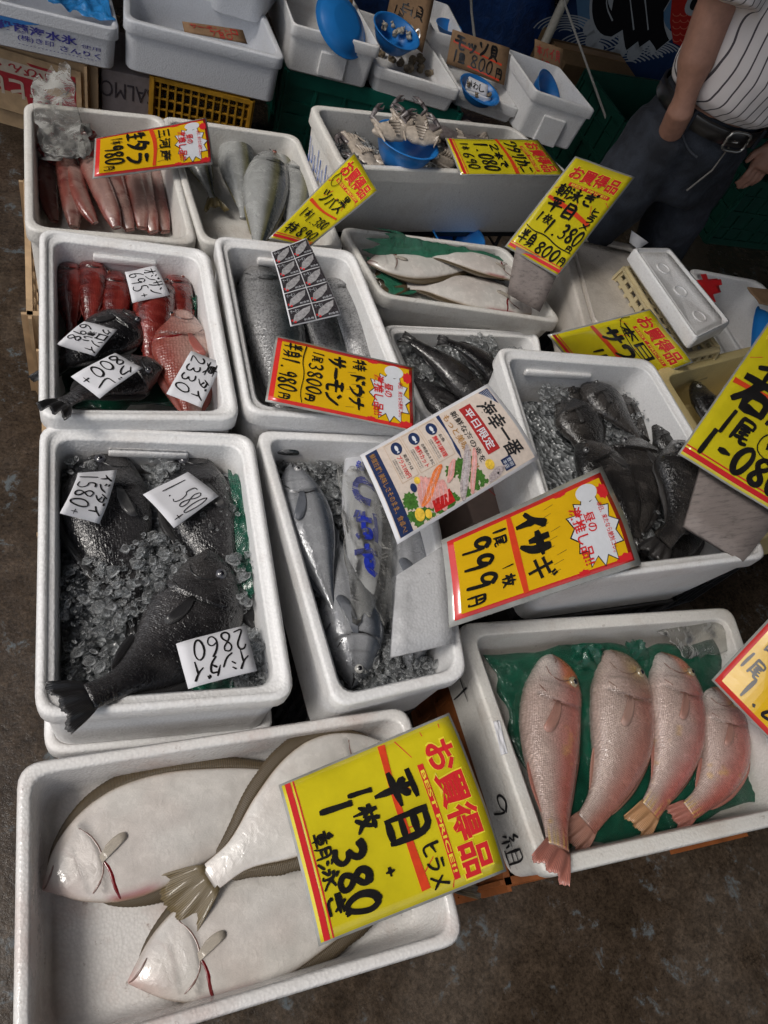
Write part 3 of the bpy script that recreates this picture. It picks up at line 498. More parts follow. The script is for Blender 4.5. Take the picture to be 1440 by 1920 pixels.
# ---------------- lettering
GL={'組':"2,0 .5,2 3,2.5 .5,5 4,5|2.2,5 2.2,10|.8,6.5 .2,8.5|3.4,6.5 4,8.5|5.5,1 5.5,9.5|5.5,1 9,1 9,9.5|5.5,4 9,4|5.5,6.7 9,6.7|4.6,9.7 10,9.7",'石':"0,1.5 10,1.2|4.5,1.3 3,5 0,9|3.2,5 3.2,10|3.2,5 9,5 9,10|3.2,9.7 9,9.7",'0':"6,0 3,1 1,4 1,7 3,10 6,10 8,7 9,3 7,0 5,.5",'1':"6,0 5.5,4 5,10",'2':"1,2 3,0 7,0 8,3 5,6 1,10 9,9",'3':"1,1 5,0 8,2 6,4.5 3,5 7,5.5 8.5,8 5,10 1,9",'4':"6,0 1,6 9,6|7,2 6.5,10",'5':"8,0 3,0 2,4 6,4 9,7 6,10 1,9",'6':"7,0 3,3 1,7 3,10 7,10 9,7 6,5 2,6.5",'7':"1,1 9,0 6,5 4,10",'8':"8,1 4,0 1,2.5 4,5 8,7 8,9.5 4,10 1,8 4,5 8,3 8,1",'9':"8,2 5,0 2,2 2,5 6,5 8,2 8,5 7,10",'-':"2,5 8,5",'.':"4.5,9 5.5,9.7",'+':"1,5 9,5|5,1 5,9",'~':"0,5 3,3 6,6 10,4",
'円':"1.5,1 1,10|1.5,1 9,1 9,10 7,9.5|5,1 5,5|1.5,5.5 9,5.5",'平':"1,1 9,.7|3,2.5 4,4.2|7.5,2.2 6,4.2|0,5.5 10,5|5,1 5,10",'目':"2,0 2,10|2,.5 8.5,.5 8.5,10|2,3.5 8.5,3.5|2,6.5 8.5,6.5|2,9.6 8.5,9.6",'ヒ':"2,0 2,8 4,10 9,9|2,4.5 8,3",'ラ':"2,1 8,1|1,4 9,4 7,8 3,10",'メ':"8,0 5,6 1,10|2,3 9,9",'本':"0,3 10,2.6|5,0 5,10|5,3 1,8|5,3 9.5,8|3,7.5 7,7.5",'枚':"0,3 4.5,2.5|2.5,0 2.5,10|2.5,3.5 0,7|2.5,4 4.5,6|6.5,0 5,4|6,2.5 10,2.5|9,2.5 8,6 4.5,10|5.5,4 7,7.5 10,10",'尾':"1,1 9,1 9,3.5|1,3.5 9,3.5|1,1 1,6 0,10|3,5 8,4.6|3,6.5 8,6|2,8.3 9,7.6|5.5,4.5 5.5,9 7,10 10,9.5",'朝':"0,2 5,2|2.5,0 2.5,3.5|.8,3.5 4.5,3.5 4.5,6.8 .8,6.8 .8,3.5|.8,5 4.5,5|0,8.2 5.2,8.2|2.5,6.8 2.5,10|6.5,1 9.5,1 9.5,10|6.5,1 6.3,7 5.5,10|6.5,4 9.5,4|6.5,6.6 9.5,6.6",'泳':"0,1 1.5,2.2|0,4 1.5,5|0,10 2.5,7|5,0 6.5,1.2|4,2.5 6.5,2.5 6.5,9.5 5.3,9|3,4.8 5.5,4.8 3,8.5|9.5,3 7,5|6.5,4 8,7.5 10,9.5",'ぎ':"1,2.5 8,1.8|1,4.5 8,3.8|4,0 7,6.2|2,7 3,9.8 8,9.5|8.7,0 9.3,1|9.6,-.6 10.2,.5",'で':"1,1.5 9,1 5,4 4.5,7.5 8,9.8|7.5,4 8.5,5.2|8.8,3.4 9.8,4.6",'サ':"0,3.5 10,3|3,0 3,6.5|7.5,0 7.5,6 4,10",'ー':"0,5 10,5.3",'モ':"1.5,1 8.5,1|0,4.5 10,4.5|5,1 4.5,8.5 6,10 9.5,9.5",'ン':"1,1.5 3.5,3|1,9.8 5,8.5 9.5,3",'ド':"3.5,0 3.5,10|3.5,3.5 8,5.8|7.5,0 8.5,1.5|9.2,0 10,1.4",'ト':"3.5,0 3.5,10|3.5,3.5 8,6",'ウ':"5,0 5,2|1,5 1,2.2 9,2.2 8,7 3,10",'イ':"8.5,0 5,4 1,6|5.5,3.5 5.5,10",'ナ':"0,3.5 10,3.2|5.5,0 5,6 1.5,10",'ダ':"3.5,0 0,5|3,2 8,2 6,7 1.5,10|2.5,4.5 6,6.5|8.5,0 9,1.3|9.7,-.3 10.3,1",'マ':"1,1 9,1 6,5.5 4.5,7|3,5 6,9.5",'ワ':"1.5,4 1.5,1 8.5,1 8,6 3.5,10",'タ':"3.5,0 0,5|3,2 8.5,2 6,7 1.5,10|2.5,4.5 6,6.5",'カ':"1,3 9,3 8.5,9 6,9.3|4.5,0 4,6 .5,10",'ニ':"1.5,2 8.5,2|0,8.6 10,8.6",'ソ':"1.5,1 3.2,4|9,.5 7,6.5 3,10",'ッ':"2,4 3,6|4.8,3.6 5.6,5.6|8.6,3.6 7.4,8 4.5,10",'貝':"2.5,0 2.5,7|2.5,0 7.5,0 7.5,7|2.5,2.4 7.5,2.4|2.5,4.7 7.5,4.7|2.5,7 7.5,7|3.5,7.6 1,10|6.5,7.6 9,10",'個':"2.5,0 0,5|1.6,3 1.6,10|4,1 4,10|4,1 9.6,1 9.6,10|4,9.7 9.6,9.7|5.2,3.6 8.6,3.6|6.9,2 6.9,5.5|5.5,5.7 8.3,5.7 8.3,8 5.5,8 5.5,5.7",'皿':"1.5,2 1.5,9|1.5,2 8.5,2 8.5,9|3.8,2 3.8,9|6.1,2 6.1,9|0,9.2 10,9.2",'グ':"3.5,0 .5,5|3,2 8,2 6,7 2,10|8.8,0 9.2,1.2|9.9,-.3 10.4,1",'レ':"2,0 2,9.8 9,5",'オ':"0,3 10,3|6,0 6,9.8 4.5,9|5.8,3.5 1,8.5",'ジ':"1,1 3,2.3|.6,4 2.6,5.3|1,9.8 6,8 9.5,3.5|7.2,.5 8,1.8|8.8,0 9.5,1.3",'大':"0,3.6 10,3.2|5,0 4.8,4 .5,10|5,4 9.8,10",'真':"1,1.8 9,1.8|5,0 5,2.6|2.5,2.8 7.5,2.8 7.5,7 2.5,7 2.5,2.8|2.5,4.2 7.5,4.2|2.5,5.6 7.5,5.6|0,8 10,8|3.5,8.2 1,10|6.5,8.2 9,10",'シ':"1,1 3,2.3|.6,4 2.6,5.3|1,9.8 6,8 9.5,3.5",'口':"2,2 2,9|2,2 8.5,2 8.5,9|2,8.8 8.5,8.8",'ブ':"1,2 8,2 7,6.5 3,10|8.6,0 9.2,1.3|9.8,-.3 10.3,1",'リ':"2.5,1 2.5,6|7.5,.5 7.3,6 4.5,10",'特':"1,1.5 .2,4|.6,3 4.4,2.7|2.5,0 2.5,10|0,6.4 4.6,5.4|7.3,0 7.3,3.4|5.3,1.7 9.6,1.7|4.8,3.8 10,3.6|5,5.9 10,5.7|8.4,3.8 8.4,9.7 7.2,9.2|6,7 6.8,8.2",'生':"2.3,.6 .7,4|1.6,2.6 9,2.3|5,0 5,9.6|1.5,5.7 8.5,5.4|0,9.7 10,9.4",'半':"2,.5 3.2,3|8,.3 6.8,3|1,4 9,3.8|0,6.7 10,6.4|5,0 5,10",'身':"5,0 4,1.4|2.3,1.5 2.3,7.5|2.3,1.5 8,1.5 8,9.8 6.7,9.4|2.3,3.4 8,3.4|2.3,5.4 8,5.4|1,7.6 9.7,7|8.2,6.4 1,10",'黒':"2,.5 8,.5 8,4.6 2,4.6 2,.5|2,2.5 8,2.5|5,.5 5,7|1.5,5.8 8.5,5.8|.3,7.2 9.7,7.2|1,8.4 0,10|3.7,8.4 4,9.8|6.3,8.4 6.8,9.8|9,8.4 10,10",'鯛':"2.5,0 .5,2.6|1.6,1.5 4,1.5 3.4,2.8|.8,3 4.2,3 4.2,7 .8,7 .8,3|.8,5 4.2,5|2.5,3 2.5,7|.5,8 0,10|2,8.2 2.2,9.5|3.8,8.2 4.4,9.6|5.4,1 5.2,7 4.8,10|5.4,1 9.8,1 9.8,10|7.6,1.8 7.6,4.6|6.4,3 9,3|6.2,4.8 9.2,4.8|6.6,6.3 9,6.3 9,8.6 6.6,8.6 6.6,6.3"}
_TXT={}
def text_mesh(s,bold=0.0,shear=0):
    k=(s,bold,shear)
    if k in _TXT: return _TXT[k]
    cu=bpy.data.curves.new('t','FONT'); cu.body=s; cu.offset=bold; cu.shear=shear; cu.resolution_u=3; cu.fill_mode='FRONT'
    o=bpy.data.objects.new('t',cu); COL.objects.link(o); dg=bpy.context.evaluated_depsgraph_get(); dg.update(); me=bpy.data.meshes.new_from_object(o.evaluated_get(dg))
    v=np.array([tuple(a.co[:2]) for a in me.vertices]).reshape(-1,2); f=[tuple(p.vertices) for p in me.polygons]
    bpy.data.objects.remove(o); bpy.data.curves.remove(cu); bpy.data.meshes.remove(me)
    if len(v): v=v-v.min(0); v=v/np.maximum(v.max(0),1e-6); v[:,1]=1-v[:,1]
    _TXT[k]=(v,f); return v,f
def split_pieces(g):
    if not g.v: return []
    n=len(g.v); par=list(range(n))
    def fd(a):
        while par[a]!=a: par[a]=par[par[a]]; a=par[a]
        return a
    for f in g.f:
        for i in f[1:]: par[fd(i)]=fd(f[0])
    root=np.array([fd(i) for i in range(n)]); v=np.array(g.v); ids,inv=np.unique(root,return_inverse=True); k=len(ids); lo=np.full((k,3),9e9); hi=-lo; np.minimum.at(lo,inv,v); np.maximum.at(hi,inv,v); sz=(hi-lo).max(1)
    gap=np.maximum(0,np.maximum(lo[:,None]-hi[None],lo[None]-hi[:,None])); near=np.sqrt((gap**2).sum(2))<=np.maximum(.02,.5*np.maximum(sz[:,None],sz[None]))*.98
    q=list(range(k))
    def fq(a):
        while q[a]!=a: a=q[a]
        return a
    for a,b in zip(*np.nonzero(np.triu(near,1))): q[fq(a)]=fq(b)
    pc=np.array([fq(i) for i in range(k)])[inv]; out=[]
    for p in np.unique(pc):
        if len(np.unique(pc))==1: return [g]
        idx=np.nonzero(pc==p)[0]; mp={int(o):i for i,o in enumerate(idx)}; h=G(); h.v=[g.v[i] for i in idx]; h.uv=[g.uv[i] for i in idx]; h.c=[g.c[i] for i in idx]; h.f=[tuple(mp[i] for i in f) for f in g.f if pc[f[0]]==p]; h.m=[0]*len(h.f)
        if h.f: out.append(h)
    return out
class Sheet:
    """a bent rectangular sheet; u runs along the reading direction, v downwards"""
    def __init__(s,C,bend=0,bendv=0,th=.0016): s.C=[V3(*c) for c in C]; s.bend=bend; s.bendv=bendv; s.W=np.linalg.norm(s.C[1]-s.C[0]); s.H=np.linalg.norm(s.C[3]-s.C[0]); n=np.cross(s.C[3]-s.C[0],s.C[1]-s.C[0]); s.n=unit(-n if n[2]*0+np.dot(n,V3(0,0,H0)-s.C[0])<0 else n); s.parts={}; s.th=th; s.bold=1.8; s.seed=random.random()*9
    def S(s,u,v,off=0):
        a,b,c,d=s.C; p=(1-u)*(1-v)*a+u*(1-v)*b+u*v*c+(1-u)*v*d
        w_=.0012*math.sin(u*9+s.seed)*math.sin(v*7+s.seed*2)
        return p+s.n*(s.bend*4*u*(1-u)+s.bendv*4*v*(1-v)+w_+off)
    def card(s,m,t,name='card',pad=0,n=14,off=0,round_=False):
        g=G(); us=np.linspace(-pad/s.W,1+pad/s.W,n); vs=np.linspace(-pad/s.H,1+pad/s.H,n)
        top=[[s.S(u,v,off) for v in vs] for u in us]; bot=[[s.S(u,v,off-s.th) for v in vs] for u in us]
        g.grid(top,uv=[[(u,v) for v in vs] for u in us]); g.grid(bot,flip=True); k=n*n
        edge=[(0,j) for j in range(n)]+[(i,n-1) for i in range(1,n)]+[(n-1,j) for j in range(n-2,-1,-1)]+[(i,0) for i in range(n-2,0,-1)]; idx=[i*n+j for i,j in edge]
        g.f+=[(idx[i],idx[i]+k,idx[(i+1)%len(idx)]+k,idx[(i+1)%len(idx)]) for i in range(len(idx))]; g.m+=[0]*len(idx)
        return part(name,g,m,t)
    def g(s,key): return s.parts.setdefault(key,G())
    def band(s,key,u0,v0,u1,v1,layer=1,n=8):
        us=np.linspace(u0,u1,n);vs=np.linspace(v0,v1,n); s.g(key).grid([[s.S(u,v,.0005*layer) for v in vs] for u in us])
    def poly(s,key,pts,layer=1):
        n=len(pts); cu,cv=np.mean(pts,0); K=6 if n>14 else 2
        rows=[[s.S(cu+(u-cu)*k/K,cv+(v-cv)*k/K,.0005*layer) for u,v in pts] for k in range(1,K+1)]; s.g(key).grid(rows,closed_v=True); o=len(s.g(key).v)-K*n; s.g(key).add([s.S(cu,cv,.0005*layer)],[]); ci=len(s.g(key).v)-1; s.g(key).f+=[(o+i,o+(i+1)%n,ci) for i in range(n)]; s.g(key).m+=[0]*n
    def ell(s,key,u,v,ru,rv,layer=1,n=20): s.poly(key,[(u+ru*math.cos(a),v+rv*math.sin(a)) for a in np.linspace(0,2*math.pi,n,endpoint=False)],layer)
    def stroke(s,key,pts,w,layer=3,taper=True,curve=True):
        p=np.array([(u*s.W,v*s.H) for u,v in pts],float)
        if len(p)<2: return
        if curve and len(p)>2:   # chaikin
            for _ in range(2):
                q=[p[0]]
                for i in range(len(p)-1): q+=[p[i]*.75+p[i+1]*.25,p[i]*.25+p[i+1]*.75]
                q.append(p[-1]); p=np.array(q)
        elif len(p)==2: p=np.array([p[0]*(1-t)+p[1]*t for t in np.linspace(0,1,5)])
        n=len(p); L_=[];ph=random.random()*6
        for i in range(n):
            t=p[min(i+1,n-1)]-p[max(i-1,0)]; t=t/max(1e-9,np.hypot(*t)); nr=np.array([-t[1],t[0]]); k=i/(n-1)
            ww=w*.5*((.95+.18*math.sin(k*5+ph))*(1-.35*k*k if taper else 1)); c=p[i]
            if i==0: c=c-t*w*.2
            if i==n-1: c=c+t*w*.2
            if taper and i in(0,n-1): ww*=.7
            L_.append([s.S(*( (c+nr*ww)/(s.W,s.H)),.0005*layer),s.S(*((c-nr*ww)/(s.W,s.H)),.0005*layer)])
        s.g(key).grid(L_)
    def hand(s,key,txt,u0,v0,u1,v1,w=.12,layer=4,jit=.5,vert=False):
        n=len(txt); 
        for i,ch in enumerate(txt):
            if ch==' ': continue
            a,b=(u0+(u1-u0)*i/n,u0+(u1-u0)*(i+.88)/n) if not vert else (u0,u1); c_,d=(v0,v1) if not vert else (v0+(v1-v0)*i/n,v0+(v1-v0)*(i+.88)/n)
            jx,jy=(random.random()-.5)*.06,(random.random()-.5)*.08; size=min((b-a)*s.W,(d-c_)*s.H)
            if ch in '円尾枚' and not vert and n>3: c_=lerp(c_,d,.35)
            if ch in GL:
                for st in GL[ch].split('|'):
                    pts=[tuple(map(float,q.split(','))) for q in st.split()]
                    pts=[(a+(b-a)*(x/10+jx+(random.random()-.5)*.04*jit),c_+(d-c_)*(y/10+jy+(random.random()-.5)*.04*jit)) for x,y in pts]
                    s.stroke(key,pts,w*size*s.bold*min(1,(6/max(1,GL[ch].count('|')+1))**.7) if w<1 else w*.001,layer)
            else: s.text(key,ch,a,c_,b,d,bold=.015,layer=layer)
    def text(s,key,txt,u0,v0,u1,v1,bold=0,layer=3,shear=0,vert=False):
        if vert:
            n=len(txt)
            for i,ch in enumerate(txt): s.text(key,ch,u0,v0+(v1-v0)*i/n,u1,v0+(v1-v0)*(i+.9)/n,bold,layer,shear)
            return
        v,f=text_mesh(txt,bold,shear)
        if not len(v): return
        s.g(key).add([s.S(u0+(u1-u0)*x,v0+(v1-v0)*y,.0005*layer) for x,y in v],f)
    def finish(s,t,mats):
        for k,g in s.parts.items():
            for h in split_pieces(g): part(k,h,mats[k],t,smooth=False)
CARD_Y=plain('laminated_yellow',(.62,.52,.015),.22,.5,var=.10,coat=.7,bs=14,nb=.25)
CARD_O=plain('laminated_golden',(.72,.43,.01),.22,.5,var=.06,coat=.7,bs=14,nb=.25)
CARD_R=plain('laminated_red',(.62,.035,.03),.25,.5,var=.05,coat=.7)
CARD_W=plain('white_print',(.66,.68,.72),.3,.5,var=.04,coat=.4)
PAPER=plain('white_paper_slip',(.66,.66,.69),.6,.3,var=.03,bs=25)
LAM=plain('laminate_margin',(.30,.30,.28),.12,.6,var=.2,coat=.8,bs=30)
CARDB=plain('cardboard',(.26,.16,.09),.75,.2,var=.12,bs=90)
SGM={'red_header':REDINK,'red_ray_print':REDINK,'red_stripe':REDINK,'red_underline':plain('orange_red_marker',(.68,.06,.02),.3,coat=.5,var=.1),'handwriting':plain('glossy_marker',(.015,.014,.014),.2,.5,coat=.6,var=.3,bs=40),'black_outline':MARK,'white_burst':CARD_W,'yellow_field':CARD_O,'red_lettering':REDINK,'header_edge':plain('yellow_print',(.8,.68,.05),.3,coat=.5),'red_handwriting':plain('red_marker',(.45,.03,.03),.4)}
def corners(px,z): z=z if hasattr(z,'__len__') else [z]*4; return [P(*p,q) for p,q in zip(px,z)]
def sign_thing(s,name,label,cat,group=None):
    c=np.mean(s.C,0); return thing(name,(c[0],c[1],min(p[2] for p in s.C)),label,cat,group)
def best_price(label,px,z,bend=.0,bendv=0,hdr=(.1,.04,.93,.2),content=None,rays=14,bar=True,lam=.004):
    s=Sheet(corners(px,z),bend,bendv); t=sign_thing(s,'price_sign',label,'price sign','yellow best price signs')
    s.card(LAM,t,'laminate_edge',pad=lam,off=-.0006); s.card(CARD_Y,t)
    u0,v0,u1,v1=hdr; cu,cv=(u0+u1)/2,(v0+v1)/2
    for i in range(rays):
        a=math.pi*2*i/rays+.2; e=(cu+math.cos(a)*1.2,cv+math.sin(a)*.6); d=np.array(e)-(cu,cv); 
        k0=.42; k1=1.0
        for kk in np.linspace(1,.3,40):
            q=np.array((cu,cv))+d*kk
            if 0.01<q[0]<.99 and .005<q[1]<.46: k1=kk; break
            k1=0
        if k1>k0+.02: s.stroke('red_ray_print',[tuple(np.array((cu,cv))+d*k0),tuple(np.array((cu,cv))+d*k1)],.0016,1,False)
    s.text('header_edge','お買得品',u0-.012,v0-.006,u1+.012,v1+.006,bold=.06,layer=2.6); s.text('red_header','お買得品',u0,v0,u1,v1,bold=.032,layer=3.6)
    if bar:
        s.band('red_stripe',u0+.1,v1+.025,u1-.02,v1+.06,2); s.text('header_edge','BEST PRICE!!',u0+.14,v1+.031,u1-.06,v1+.054,bold=.02,layer=3)
    s.band('red_stripe',.0,.955,1,.985,2); s.band('red_stripe',.0,.935,1,.943,2)
    content(s); s.finish(t,SGM); return s,t
def star(s,cu,cv,ru,rv,n=12,inner=.72,seed=1):
    r=random.Random(seed); pts=[]
    for i in range(n*2):
        a=math.pi*i/n; k=1 if i%2==0 else inner*(.9+.15*r.random()); k*= .9+.15*r.random(); pts.append((min(.985,max(.015,cu+ru*k*math.cos(a))),min(.99,max(.01,cv+rv*k*math.sin(a)))))
    return pts
def pick_sign(label,px,z,bend=0,bendv=0,content=None,blob=(.15,.14),lam=.004):
    s=Sheet(corners(px,z),bend,bendv); t=sign_thing(s,'price_sign',label,'price sign','red bordered pick of the day signs')
    s.card(LAM,t,'laminate_edge',pad=lam,off=-.0006); s.card(CARD_R,t,'red_border'); s.band('yellow_field',.05,.025,.95,.965,1,14)
    pts=star(s,.56,.17,.42,.155,seed=3); 
    for cu,cv,r1,r2 in ((.2,.04,.1,.04),(.95,.05,.06,.06),(.97,.3,.05,.04),(.05,.3,.03,.05)): s.poly('red_ray_print',star(s,cu,cv,r1,r2,8,.8,7),2)
    s.poly('black_outline',[(.56+(a-.56)*1.05,.17+(b-.17)*1.07) for a,b in pts],2); s.poly('white_burst',pts,3)
    s.ell('white_burst',*blob,.10,.07,3)
    s.text('red_lettering','昼の',.36,.15,.58,.21,bold=.015,layer=6); s.text('red_lettering','激推し品!!',.26,.215,.9,.29,bold=.018,layer=6); s.text('red_lettering','本日、来たなら絶対コレ。',.3,.075,.86,.11,bold=.008,layer=6)
    for i in range(9): a=.12+i*.09; s.stroke('black_outline',[(a,.36+.03*(i%3)),(a+.02,.42+.03*(i%3))],.0008,2,False)
    s.band('yellow_field',.06,.94,.94,.966,1)
    content(s); s.finish(t,SGM); return s,t
# the six yellow signs
def c11(s):
    s.bold=1.9
    s.stroke('red_underline',[(.02,.43),(.3,.455),(.6,.455),(.93,.44)],.013,3,False)
    s.hand('handwriting','平目',.2,.32,.68,.55,w=.125,layer=5); s.hand('handwriting','ヒラメ',.68,.31,.98,.40,w=.12,layer=5)
    s.hand('handwriting','1枚',.16,.57,.50,.69,w=.15,layer=5)
    s.hand('handwriting','1.380',.20,.69,.96,.85,w=.2,layer=5); s.hand('handwriting','+',.73,.57,.8,.62,w=.2,layer=5)
    s.hand('handwriting','朝泳ぎ',.38,.845,.93,.93,w=.13,layer=5)
best_price('large yellow price sign lying over the flatfish in the front box',[(840,1342),(945,1630),(602,1768),(528,1474)],[.50,.475,.475,.47],bend=.012,content=c11,hdr=(.12,.04,.97,.22))
def c4(s):
    s.hand('handwriting','朝泳ぎ',.08,.26,.75,.38,w=.13,layer=5); s.stroke('red_underline',[(.04,.42),(.4,.45),(.9,.52)],.010,3,False); s.hand('handwriting','平目',.1,.4,.62,.54,w=.11,layer=5); s.hand('handwriting','ヒラメ',.78,.36,.94,.58,w=.14,layer=5,vert=True)
    s.hand('handwriting','1枚',.05,.57,.34,.66,w=.14,layer=5); s.hand('handwriting','1.380',.3,.59,.98,.73,w=.18,layer=5); s.hand('handwriting','円',.82,.74,.94,.80,w=.12,layer=5); s.stroke('handwriting',[(.03,.74),(.2,.77),(.4,.75),(.7,.8),(.95,.8)],.003,5)
    s.hand('handwriting','半身',.04,.78,.36,.92,w=.13,layer=5); s.hand('handwriting','800',.4,.82,.84,.93,w=.16,layer=5); s.hand('handwriting','円',.86,.85,.98,.93,w=.12,layer=5)
best_price('yellow price sign standing up on a weathered board behind the halibut',[(1080,296),(1186,334),(1045,515),(951,461)],[.78,.78,.60,.60],content=c4,hdr=(.08,.06,.92,.2))
def c9(s):
    s.bold=1.8
    s.hand('handwriting','イサギ',.12,.26,.9,.40,w=.14,layer=5); s.stroke('red_underline',[(.03,.48),(.5,.46),(.9,.5)],.014,3,False); s.hand('handwriting','石鯛',.1,.4,.85,.60,w=.16,layer=5)
    s.hand('handwriting','1尾',.1,.63,.45,.78,w=.16,layer=5); s.stroke('handwriting',[(.66,.6),(.5,.66),(.52,.78),(.8,.78),(.86,.68),(.66,.6)],.003,5); s.text('handwriting','釣',.57,.64,.76,.75,bold=.03,layer=5)
    s.hand('handwriting','1-080',.05,.78,.95,.94,w=.2,layer=5)
best_price('large yellow price sign cut by the right edge of the photo',[(1458,585),(1640,700),(1458,962),(1276,850)],[.84,.84,.66,.66],content=c9,hdr=(.05,.04,.95,.2))
def c2(s):
    s.hand('handwriting','黒',.62,.3,.85,.42,w=.12,layer=5); s.stroke('handwriting',[(.12,.2),(.05,.3),(.2,.36),(.3,.26),(.12,.2)],.002,5); s.hand('handwriting','ツバス',.15,.38,.85,.52,w=.14,layer=5); s.stroke('red_underline',[(.05,.55),(.5,.58),(.9,.56)],.009,3,False)
    s.hand('handwriting','1本',.08,.62,.35,.72,w=.14,layer=5); s.hand('handwriting','1.380',.32,.64,.92,.75,w=.17,layer=5); s.hand('handwriting','特',.1,.8,.4,.92,w=.13,layer=5); s.hand('handwriting','890',.45,.8,.95,.92,w=.15,layer=5)
best_price('yellow price sign leaning on the crab box beside the yellowtail',[(664,288),(706,357),(578,462),(508,445)],[.66,.64,.54,.56],content=c2,hdr=(.06,.04,.94,.22))
def c3(s):
    s.hand('handwriting','ワタリカニ',.06,.28,.98,.42,w=.16,layer=5); s.stroke('red_underline',[(.02,.48),(.5,.45),(.98,.47)],.011,3,False); s.hand('handwriting','2本で',.15,.52,.85,.6,w=.13,layer=5); s.hand('handwriting','1.080',.1,.62,.95,.76,w=.18,layer=5); s.hand('handwriting','1本',.1,.82,.35,.9,w=.13,layer=5); s.hand('handwriting','690',.42,.81,.9,.91,w=.14,layer=5)
best_price('yellow price sign resting over the crab box next to the blue bowl',[(1008,263),(1058,327),(866,326),(838,260)],[.655,.64,.635,.65],content=c3,hdr=(.08,.04,.94,.2))
def c8(s):
    s.hand('handwriting','本日',.1,.28,.8,.38,w=.12,layer=5); s.stroke('handwriting',[(.02,.22),(.0,.34),(.5,.42),(.9,.36)],.002,5); s.hand('handwriting','サワラ',.1,.42,.98,.58,w=.15,layer=5); s.stroke('red_underline',[(.02,.6),(.5,.57),(.98,.6)],.011,3,False); s.hand('handwriting','1尾',.3,.66,.6,.76,w=.14,layer=5); s.hand('handwriting','980',.5,.8,.95,.93,w=.17,layer=5)
best_price('yellow price sign lying between the basket and the rockfish box',[(1218,582),(1296,678),(1128,742),(1032,630)],[.64,.60,.40,.575],content=c8,hdr=(.08,.04,.94,.2))
# red bordered signs
def c7(s):
    s.bold=1.9
    s.hand('handwriting','イサギ',.08,.44,.92,.60,w=.2,layer=5); s.stroke('red_underline',[(.06,.635),(.5,.64),(.95,.625)],.013,3,False); s.hand('handwriting','1尾',.10,.67,.34,.745,w=.15,layer=5); s.hand('handwriting','枚',.70,.67,.84,.74,w=.15,layer=5); s.stroke('handwriting',[(.6,.67),(.61,.73)],.003,5)
    s.hand('handwriting','999',.12,.77,.78,.935,w=.15,layer=5); s.hand('handwriting','円',.80,.83,.93,.93,w=.14,layer=5)
pick_sign('red and yellow sign priced 999 above the tilefish box',[(1125,886),(1191,1050),(853,1164),(838,1016)],[.64,.625,.575,.60],bend=.006,content=c7,lam=.011)
def c5(s):
    s.hand('handwriting','ドウナ',.3,.36,.9,.46,w=.14,layer=5); s.hand('handwriting','特',.08,.35,.28,.45,w=.12,layer=5); s.hand('handwriting','サーモン',.1,.50,.9,.62,w=.15,layer=5); s.hand('handwriting','1尾',.08,.66,.28,.74,w=.13,layer=5); s.hand('handwriting','3800円',.3,.66,.92,.76,w=.14,layer=5)
    s.hand('handwriting','半身',.06,.82,.3,.95,w=.14,layer=5); s.hand('handwriting','1.980',.28,.83,.84,.95,w=.16,layer=5); s.hand('handwriting','円',.86,.86,.96,.94,w=.12,layer=5); s.stroke('handwriting',[(.05,.79),(.3,.81),(.5,.78),(.8,.8),(.95,.78)],.002,5)
pick_sign('red and yellow sign priced 3800 at the front of the salmon box',[(772,690),(775,806),(502,749),(521,633)],[.60,.59,.585,.59],content=c5)
def c1(s):
    s.hand('handwriting','三河産',.1,.36,.9,.46,w=.13,layer=5); s.stroke('red_underline',[(.05,.52),(.5,.49),(.92,.51)],.010,3,False); s.hand('handwriting','生',.08,.58,.3,.74,w=.16,layer=5); s.hand('handwriting','タラ',.32,.56,.9,.74,w=.17,layer=5); s.hand('handwriting','1本',.12,.78,.32,.88,w=.14,layer=5); s.hand('handwriting','980',.34,.77,.84,.92,w=.18,layer=5); s.hand('handwriting','円',.84,.84,.94,.93,w=.12,layer=5)
pick_sign('red and yellow sign bridging the gutted fish and yellowtail boxes',[(384,223),(396,304),(177,331),(181,260)],[.56,.53,.53,.55],content=c1,bend=.008)
def c10(s):
    s.hand('handwriting','甘鯛',.1,.5,.5,.62,w=.14,layer=5); s.hand('handwriting','1尾',.02,.68,.3,.8,w=.15,layer=5); s.hand('handwriting','1.280',.2,.8,.95,.94,w=.17,layer=5)
pick_sign('red and yellow sheet cut by the right edge above the tilefish',[(1530,1070),(1670,1190),(1480,1420),(1340,1276)],[.70,.70,.50,.50],content=c10,bend=.01)
# white slips
def slip(label,px,z,txt,bend=.004,bendv=0,group='white handwritten price slips'):
    s=Sheet(corners(px,z),bend,bendv,th=.0006); t=sign_thing(s,'price_slip',label,'price slip',group); s.card(PAPER,t,'paper',n=8); s.bold=1.35
    for a in txt: s.hand('handwriting',a[0],*a[1],w=a[2] if len(a)>2 else .12,layer=2)
    s.finish(t,SGM)
slip('white slip between the dark red fish',[(292,498),(318,553),(248,568),(234,510)],[.545,.53,.53,.54],[('オジサン',(.08,.08,.95,.45)),('695',(.1,.5,.75,.92),.1),('+',(.8,.55,.95,.75))])
slip('white slip draped on the black fish nearest the left wall',[(220,618),(178,668),(106,646),(158,602)],[.545,.53,.545,.555],[('クロソイ',(.1,.06,.98,.36)),('濃い',(.3,.4,.7,.62)),('698',(.1,.62,.8,.95),.12)],bend=.006)
slip('white slip priced 800 on the black fish in front',[(268,690),(187,747),(133,706),(216,662)],[.575,.565,.575,.585],[('グレ',(.1,.1,.95,.42),.12),('800',(.05,.5,.75,.92),.12),('+',(.8,.55,.97,.8))],bend=.005)
slip('white slip resting on the pink bream',[(418,680),(378,764),(312,738),(358,658)],[.55,.545,.55,.56],[('真',(.1,.05,.45,.4)),('ダイ',(.5,.08,.95,.4)),('2330',(.05,.5,.9,.9),.11)],bend=.003)
